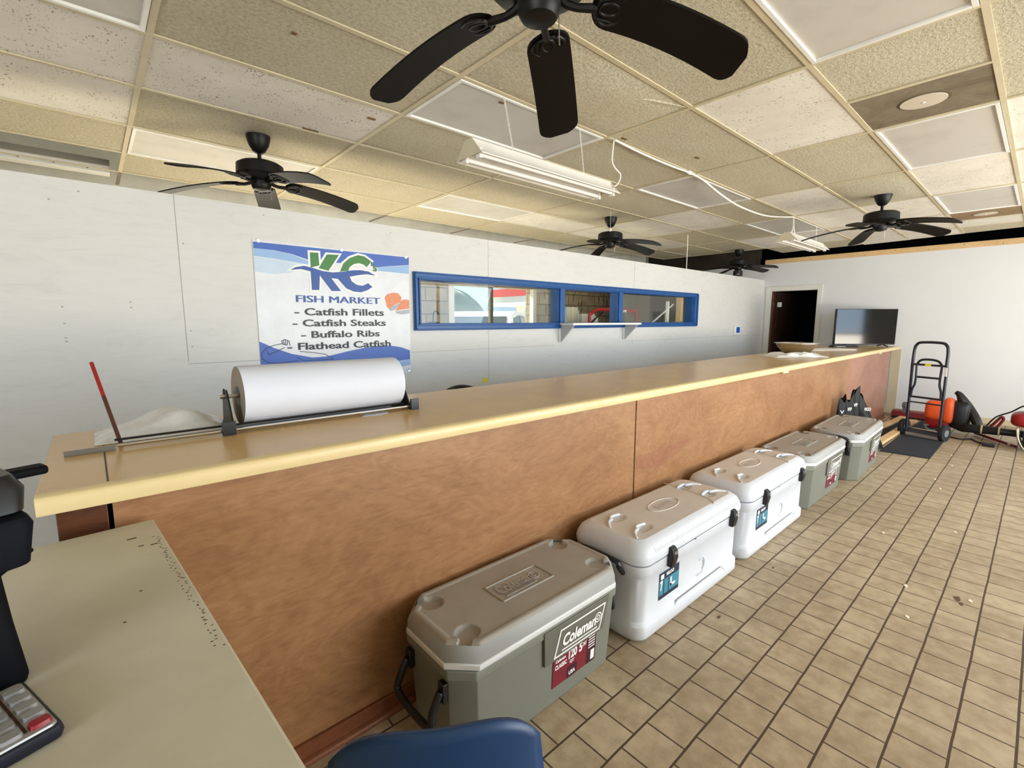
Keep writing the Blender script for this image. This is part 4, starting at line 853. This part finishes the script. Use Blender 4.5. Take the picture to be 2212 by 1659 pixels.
m_ = MB(); m_.M = Matrix.Translation((8.74, 2.05, ZT)) @ Matrix.Rotation(math.atan2(-.635, .70), 4, 'Z'); m_.box(-.14, .0, -.051, -.046, .010, .016).build('indicator', WENAM, t)
# stool behind the counter
t = thing('stool', 'black round-backed stool just peeking over the back of the counter', 'stool', (1.96, 2.76, 0))
MB().lathe([(.0, .70), (.17, .70), (.18, .73), (.17, .76), (0, .765)], (1.96, 2.76, 0), 28).build('seat', BRUB, t)
MB().tube(smooth_path([(1.82, 2.72, .74), (1.81, 2.75, .93), (1.84, 2.76, 1.0), (1.96, 2.77, 1.027), (2.08, 2.76, 1.0), (2.11, 2.75, .93), (2.10, 2.72, .74)], 5), .016, 10).build('back_rail', BPLAS, t)
for a in range(4): b = PI/4+a*PI/2; MB().tube([(1.96+.11*math.cos(b), 2.76+.11*math.sin(b), .71), (1.96+.2*math.cos(b), 2.76+.2*math.sin(b), 0)], .012, 8).build('leg', BPLAS, t)

# ------------------------------------------------------------------ desk at lower left with terminal and calculator
DA = math.atan2(.062, .99); DZ = .985
DM = Matrix.Translation((.08, 1.51, 0)) @ Matrix.Rotation(DA, 4, 'Z')     # local +x right edge = 0, local -y toward the camera
t = thing('checkout_desk', 'cream laminate checkout desk at the lower left against the counter', 'desk', (.08, 1.51, 0))
m_ = MB(); m_.M = DM; m_.box(-1.15, 0, -2.1, -.005, DZ-.035, DZ).build('desk_top', DESKM, t, .002)
m_ = MB(); m_.M = DM; m_.box(-.0005, .0015, -2.1, -.005, DZ-.035, DZ-.001).build('edge_strip', P('pale_edge_strip', (222, 214, 196), .5), t)
m_ = MB(); m_.M = DM; m_.box(-1.1, -.46, -2.05, -.05, .0, DZ-.035).build('desk_base', P('cream_side', (190, 178, 146), .6), t)
m_ = MB(); m_.M = DM
for k in range(64):
    y = -.13-.0088*k+random.uniform(-.004, .004); x = -.004-random.uniform(0, .012); l = random.uniform(.002, .005)
    m_.box(x-l, x, y-.001, y+.001, DZ, DZ+.0004)
for x, y, l, w_ in ((-.055, -.11, .018, .005), (-.045, -.17, .010, .004), (-.022, -.18, .014, .004), (-.11, -.5, .004, .003), (-.075, -.40, .004, .003)): m_.box(x-l/2, x+l/2, y-w_/2, y+w_/2, DZ, DZ+.0006)
m_.build('burn_marks', P('scorch', (70, 54, 36), .8), t)
t = thing('payment_terminal', 'dark navy payment terminal standing at the left edge of the desk', 'payment terminal', (-.2, .95, DZ))
m_ = MB(); m_.M = Matrix.Translation((-.107, .972, DZ)) @ Matrix.Rotation(math.radians(18), 4, 'Z')
m_.stack([(rr(-.26, -.016, -.045, .06, .012, 3), .0), (rr(-.26, -.014, -.05, .06, .012, 3), .012), (rr(-.26, -.020, -.04, .055, .014, 3), .09), (rr(-.26, -.024, -.035, .05, .014, 3), .16), (rr(-.26, .012, -.04, .06, .014, 3), .185)]).build('pedestal', POSB, t, .002)
m_ = MB(); m_.M = Matrix.Translation((-.107, .95, DZ+.185)) @ Matrix.Rotation(math.radians(18), 4, 'Z') @ Matrix.Rotation(math.radians(-3), 4, 'Y')
m_.stack([(rr(-.28, .004, -.06, .075, .014, 3), .0), (rr(-.28, .014, -.065, .085, .014, 3), .055), (rr(-.28, .010, -.06, .08, .014, 3), .068)]).build('head', P('navy_head_plastic', (9, 12, 20), .65, spec=.12), t, .002)
m_ = MB(); m_.M = Matrix.Translation((-.107, .95, DZ+.253)) @ Matrix.Rotation(math.radians(18), 4, 'Z')
m_.stack([(rr(-.26, .01, -.04, .07, .02, 4), .0), (rr(-.26, .016, -.03, .075, .02, 4), .03), (rr(-.26, .006, -.02, .07, .02, 4), .05)]).build('card_reader', BPLAS, t, .002)
m_ = MB(); m_.M = Matrix.Translation((-.107, .95, DZ+.285)) @ Matrix.Rotation(math.radians(18), 4, 'Z'); m_.box(-.06, .052, .02, .05, 0, .013).build('arm', POSB, t, .004)
# calculator
cA = math.atan2(.32, .947)
KM = Matrix.Translation((-.068, .768, DZ)) @ Matrix.Rotation(cA, 4, 'Z')   # local x to the left is negative, y away
t = thing('calculator', 'silver calculator with red keys at the lower left of the desk', 'calculator', (-.07, .77, DZ))
m_ = MB(); m_.M = KM; m_.stack([(rr(-.20, 0, -.002, .135, .008, 4), .001), (rr(-.20, .002, -.005, .137, .009, 4), .010), (rr(-.20, .0, -.004, .136, .009, 4), .019)]).build('case', P('dark_navy_case', (20, 22, 42), .4), t, .001)
m_ = MB(); m_.M = KM; m_.stack([(rr(-.197, -.003, .001, .132, .007, 4), .0188), (rr(-.196, -.004, .002, .131, .007, 4), .0215)]).build('faceplate', SILV, t)
for r in range(5):
    for c in range(6):
        x = -.016-.0265*c; y = .016+.0235*r; red = r == 0 and c in (0, 2, 3)
        m_ = MB(); m_.M = KM; m_.stack([(rr(x-.0105, x+.0105, y-.008, y+.008, .004, 3), .0214), (rr(x-.0095, x+.0095, y-.007, y+.007, .004, 3), .0262)]).build('key', REDK if red else GREYK, t)
m_ = MB(); m_.M = KM
for c in (0, 1, 2, 3): m_.box(-.0295-.0265*c-.0015, -.0295-.0265*c+.0015, .012, .12, .0214, .0218)
m_.build('key_gap', P('brown_gap', (64, 40, 34), .7), t)

# ------------------------------------------------------------------ blue chair
t = thing('chair', 'blue moulded plastic chair at the bottom edge in front of the nearest cooler', 'chair', (.42, .45, 0))
ca = math.atan2(-.10, .156); HM = Matrix.Translation((.395, .640, 0)) @ Matrix.Rotation(ca, 4, 'Z')
def shell(u, v):
    x = (u-.5)*2; z = .40+.405*v
    wdt = .215-.03*v; top = -.062*max(0, abs(x))**4.2*v
    return (x*wdt, .035*x*x-.075*(1-v)**1.5-.02+.0*v, z+top)
m_ = MB(); m_.M = HM; m_.grid(shell, 20, 16).build('backrest', CHAIRB, t, sharp=80, solid=.012, bevel=0)
def seat(u, v):
    x = (u-.5)*2; y = -.37+.285*v
    return (x*.20, y, .42-.012*(1-x*x)-.02*(1-v)**3+.0)
m_ = MB(); m_.M = HM; m_.grid(seat, 16, 14).build('seat', CHAIRB, t, sharp=80, solid=.012)
for sx in (-1, 1):
    for sy, ty in ((-.36, -.31), (.02, -.10)):
        m_ = MB(); m_.M = HM; m_.tube([(sx*.16, ty, .41), (sx*.19, sy, .0)], .011, 10).build('leg', STEEL, t)

# ------------------------------------------------------------------ far floor: hand truck, mats, planks, machines
HT = Matrix.Translation((7.94, 1.084, 0)) @ Matrix(((-.328, .945, 0, 0), (-.945, -.328, 0, 0), (0, 0, 1, 0), (0, 0, 0, 1)))   # local x = truck width, local y = away from the camera
def ht(): m_ = MB(); m_.M = HT; return m_
t = thing('hand_truck', 'dark blue-black convertible hand truck standing on the mat', 'hand truck', (7.9, .9, 0))
for x in (.005, .36): ht().tube([(x, .0, .05), (x-(.012 if x < .1 else -.0), .0, .94)], .016, 10).build('rail', HTRUCK, t)
ht().tube(smooth_path([(-.007, .0, .90), (-.002, .0, 1.12), (.02, .0, 1.20), (.08, .0, 1.228), (.27, .0, 1.228), (.33, .0, 1.20), (.352, .0, 1.12), (.352, .0, .90)], 6), .017, 10).build('handle', HTRUCK, t)
ht().tube(smooth_path([(.045, -.005, .94), (.07, -.005, .99), (.12, -.005, 1.012), (.22, -.005, 1.012), (.28, -.005, .99), (.31, -.005, .94)], 5), .014, 8).build('arch_bar', HTRUCK, t)
for z in (.945, .785, .525, .455): ht().tube([(.0 if z < .6 or z > .9 else .05, 0, z), (.355 if z < .6 or z > .9 else .31, 0, z)], .013 if z != .455 else .009, 8).build('cross_bar', HTRUCK, t)
for x, xb, s in ((.052, .02, 1), (.31, .34, -1)): ht().tube(smooth_path([(x-.004*s, -.012, .95), (x, -.012, .72), (xb+.006*s, -.012, .62), (xb, -.012, .53)], 5), .013, 8).build('inner_rail', HTRUCK, t)
for x in (-.055, .385):
    wl_ = ht().lathe([(.03, -.022), (.10, -.024), (.104, -.012), (.104, .012), (.10, .024), (.03, .022)], (x, .06, .104), 24, 'x').build('wheel', BRUB, t)
    ht().lathe([(.0, -.026), (.045, -.026), (.045, .026), (0, .026)], (x, .06, .104), 18, 'x').build('wheel_hub', P('grey_hub', (120, 122, 124), .5), wl_)
ht().tube([(-.08, .06, .104), (.41, .06, .104)], .008, 8).build('axle', STEEL, t)
ht().box(.01, .36, -.02, -.014, .02, .055).box(.01, .36, -.02, .02, .015, .021).build('toe_plate', P('worn_steel_plate', (170, 172, 174), .35, .7), t)
ht().box(.14, .20, -.022, -.014, .93, .965).build('warning_label', YEL, t); ht().box(.345, .372, -.02, -.01, .82, .93).build('white_label', WENAM, t)
ht().lathe([(.0, -.02), (.04, -.02), (.04, .02), (0, .02)], (-.035, .0, .40), 16, 'x').box(-.055, -.015, -.02, .02, .30, .38).build('folded_caster', P('grey_caster', (96, 98, 104), .5), t)
MZ = .008
m_ = MB().prism([(6.72, 1.13), (6.74, .69), (7.85, .70), (8.95, .76), (9.5, 1.08), (8.6, 1.12)], .001, MZ); tag(m_.build('floor_mat', MATM), 'navy black floor mat lying under the hand truck', 'mat', 'floor mats')
m_ = MB().prism([(7.2, 1.31), (7.35, 1.22), (9.25, 1.20), (9.6, 1.42), (9.2, 1.44)], .001, MZ); tag(m_.build('floor_mat', MATM), 'narrow black mat strip along the counter foot behind the planks', 'mat', 'floor mats')
def plank(p0, p1, wd, h, lab):
    a = Vector(p0); b = Vector(p1); d = (b-a).normalized(); n = Vector((-d.y, d.x))*wd/2
    tag(MB().prism([a-n, b-n, b+n, a+n], MZ+.001, MZ+h).build('plank', PINE, None, .003), lab, 'plank', 'loose pine planks')
plank((7.05, 1.205), (9.05, 1.155), .085, .036, 'raw pine plank lying on the mat nearest the hand truck')
plank((7.8, 1.41), (9.25, 1.31), .08, .036, 'raw pine plank lying farther back along the counter end')
t = thing('tool_case', 'dark red long case on the floor against the far wall', 'case', (9.4, 1.2, 0))
MB().prism([(9.30, .02), (9.52, .02), (9.52, .09), (9.44, .115), (9.33, .10)], .85, 1.47, 'y').build('case_body', P('dark_red_case', (116, 22, 28), .45), t, .01); MB().box(9.31, 9.51, .85, 1.46, .001, .02).build('case_base', BPLAS, t)
# backpack blower
t = thing('leaf_blower', 'orange and black backpack leaf blower lying beside the hand truck', 'leaf blower', (8.5, .7, 0))
def blob(c, r, name, m, p, n=16, sq=.5):
    mb = MB()
    def fn(u, v):
        a = 2*PI*u; b = PI*(v-.5); f = lambda q: math.copysign(abs(q)**sq, q)
        return (c[0]+r[0]*f(math.cos(a))*f(math.cos(b)), c[1]+r[1]*f(math.sin(a))*f(math.cos(b)), c[2]+r[2]*f(math.sin(b)))
    return mb.grid(fn, n+8, n).build(name, m, p, sharp=60)
blob((8.52, .86, .30), (.13, .12, .13), 'engine_cover', ORANGE, t); blob((8.5, .74, .31), (.12, .055, .17), 'orange_guard', ORANGE, t)
blob((8.55, .84, .15), (.12, .13, .10), 'fuel_tank', P('dark_red_tank', (140, 24, 26), .4), t); blob((8.58, .63, .26), (.14, .11, .19), 'fan_housing', BPLAS, t)
m_ = MB(); path = smooth_path([(8.55, .70, .56), (8.55, .66, .53), (8.55, .62, .46), (8.55, .55, .36), (8.5, .47, .22), (8.48, .42, .06)], 5)
m_.M = None; m_.tube(path, [.022+.03*min(1, i/10) for i in range(len(path))], 10).build('back_frame', BPLAS, t)
m_ = MB(); m_.tube(smooth_path([(8.55, .66, .12), (8.5, .58, .10), (8.40, .50, .12), (8.38, .38, .125)], 5), .055, 14).build('elbow', BRUB, t)
m_ = MB().tube([(8.38, .40+0, .125), (8.38, .25, .13)], .052, 16).build('hose', BRUB, t)
MB().tube([(8.38, .25, .13), (8.40, -.35, .125)], .045, 16).build('blower_tube', BPLAS, t)
for y in (.41, .255): MB().tube([(8.38, y, .127), (8.38, y-.016, .127)], .057, 16).build('clamp', P('cream_clamp', (214, 196, 150), .4), t)
MB().tube(smooth_path([(8.4, .92, .10), (8.33, .95, .10), (8.30, .90, .05), (8.36, .84, .04)]), .012, 8).build('throttle_cable', P('grey_cable', (90, 92, 92), .5), t)
# engine machine at the right edge
t = thing('engine_machine', 'red and black engine machine on a wire frame at the right edge', 'power tool', (8.0, 0, 0))
blob((8.1, .08, .34), (.17, .16, .09), 'red_shroud', RED, t, 18, .6); MB().box(7.95, 8.2, -.12, .13, .43, .56).build('engine_block', P('dark_engine', (40, 38, 36), .5), t, .02); MB().box(7.94, 7.955, -.08, .09, .45, .53).build('cover_plate', P('grey_engine_plate', (96, 88, 78), .5), t, .004)
MB().tube(smooth_path([(8.05, .10, .56), (8.05, .10, .62), (8.05, .07, .635), (8.05, -.1, .635), (8.05, -.12, .56)], 4), .016, 8).build('lift_handle', BPLAS, t)
blob((7.95, .02, .14), (.16, .10, .11), 'gear_case', P('dark_engine', (40, 38, 36), .5), t)
for s in (0, 1): MB().tube(smooth_path([(7.8+s*.2, .17, .26), (7.74+s*.2, .14, .12), (7.7+s*.2, .06, .016), (7.75+s*.2, -.08, .016), (7.86+s*.2, -.12, .14)], 6), .012, 8).build('wire_frame', CHROME, t)
t.location += Vector((.09, -.08, 0))
t = thing('air_hose', 'black hose with a coiled dark red section by the far wall', 'hose', (8.9, .3, 0))
MB().tube(smooth_path([(8.62, .42, .05), (8.75, .38, .12), (8.7, .3, .26), (8.6, .17, .36), (8.36, .08, .47), (8.22, .02, .50)]), .009, 8).build('hose', BRUB, t)
MB().tube(smooth_path([(8.6, .36, .10), (8.6, .30, .20), (8.6, .25, .28), (8.6, .23, .25), (8.6, .28, .14), (8.6, .33, .08), (8.6, .36, .10)]), .016, 8).build('red_coil', P('dark_red_hose', (120, 20, 32), .5), t)
t = thing('extension_cable', 'black extension cable with plug on the floor in front of the blower', 'cable', (8.1, .5, 0))
MB().tube(smooth_path([(8.6, .80, .012), (8.25, .70, .010), (8.15, .56, .010), (8.25, .48, .010), (8.12, .42, .010), (8.02, .34, .012)]), .009, 8).build('cable', BRUB, t)
MB().box(7.92, 8.03, .25, .36, .002, .035).build('plug', BPLAS, t, .006)
t = thing('red_pole', 'thin dark red pole lying on the floor toward the engine machine', 'pole', (8.3, .25, 0))
MB().tube([(8.62, .47, .03), (8.08, .085, .022)], .016, 10).build('shaft', P('dark_red_pole', (112, 18, 30), .4), t); MB().tube([(8.16, .143, .024), (8.13, .122, .024)], .018, 10).build('coupling', P('pale_coupling', (190, 170, 150), .4), t)
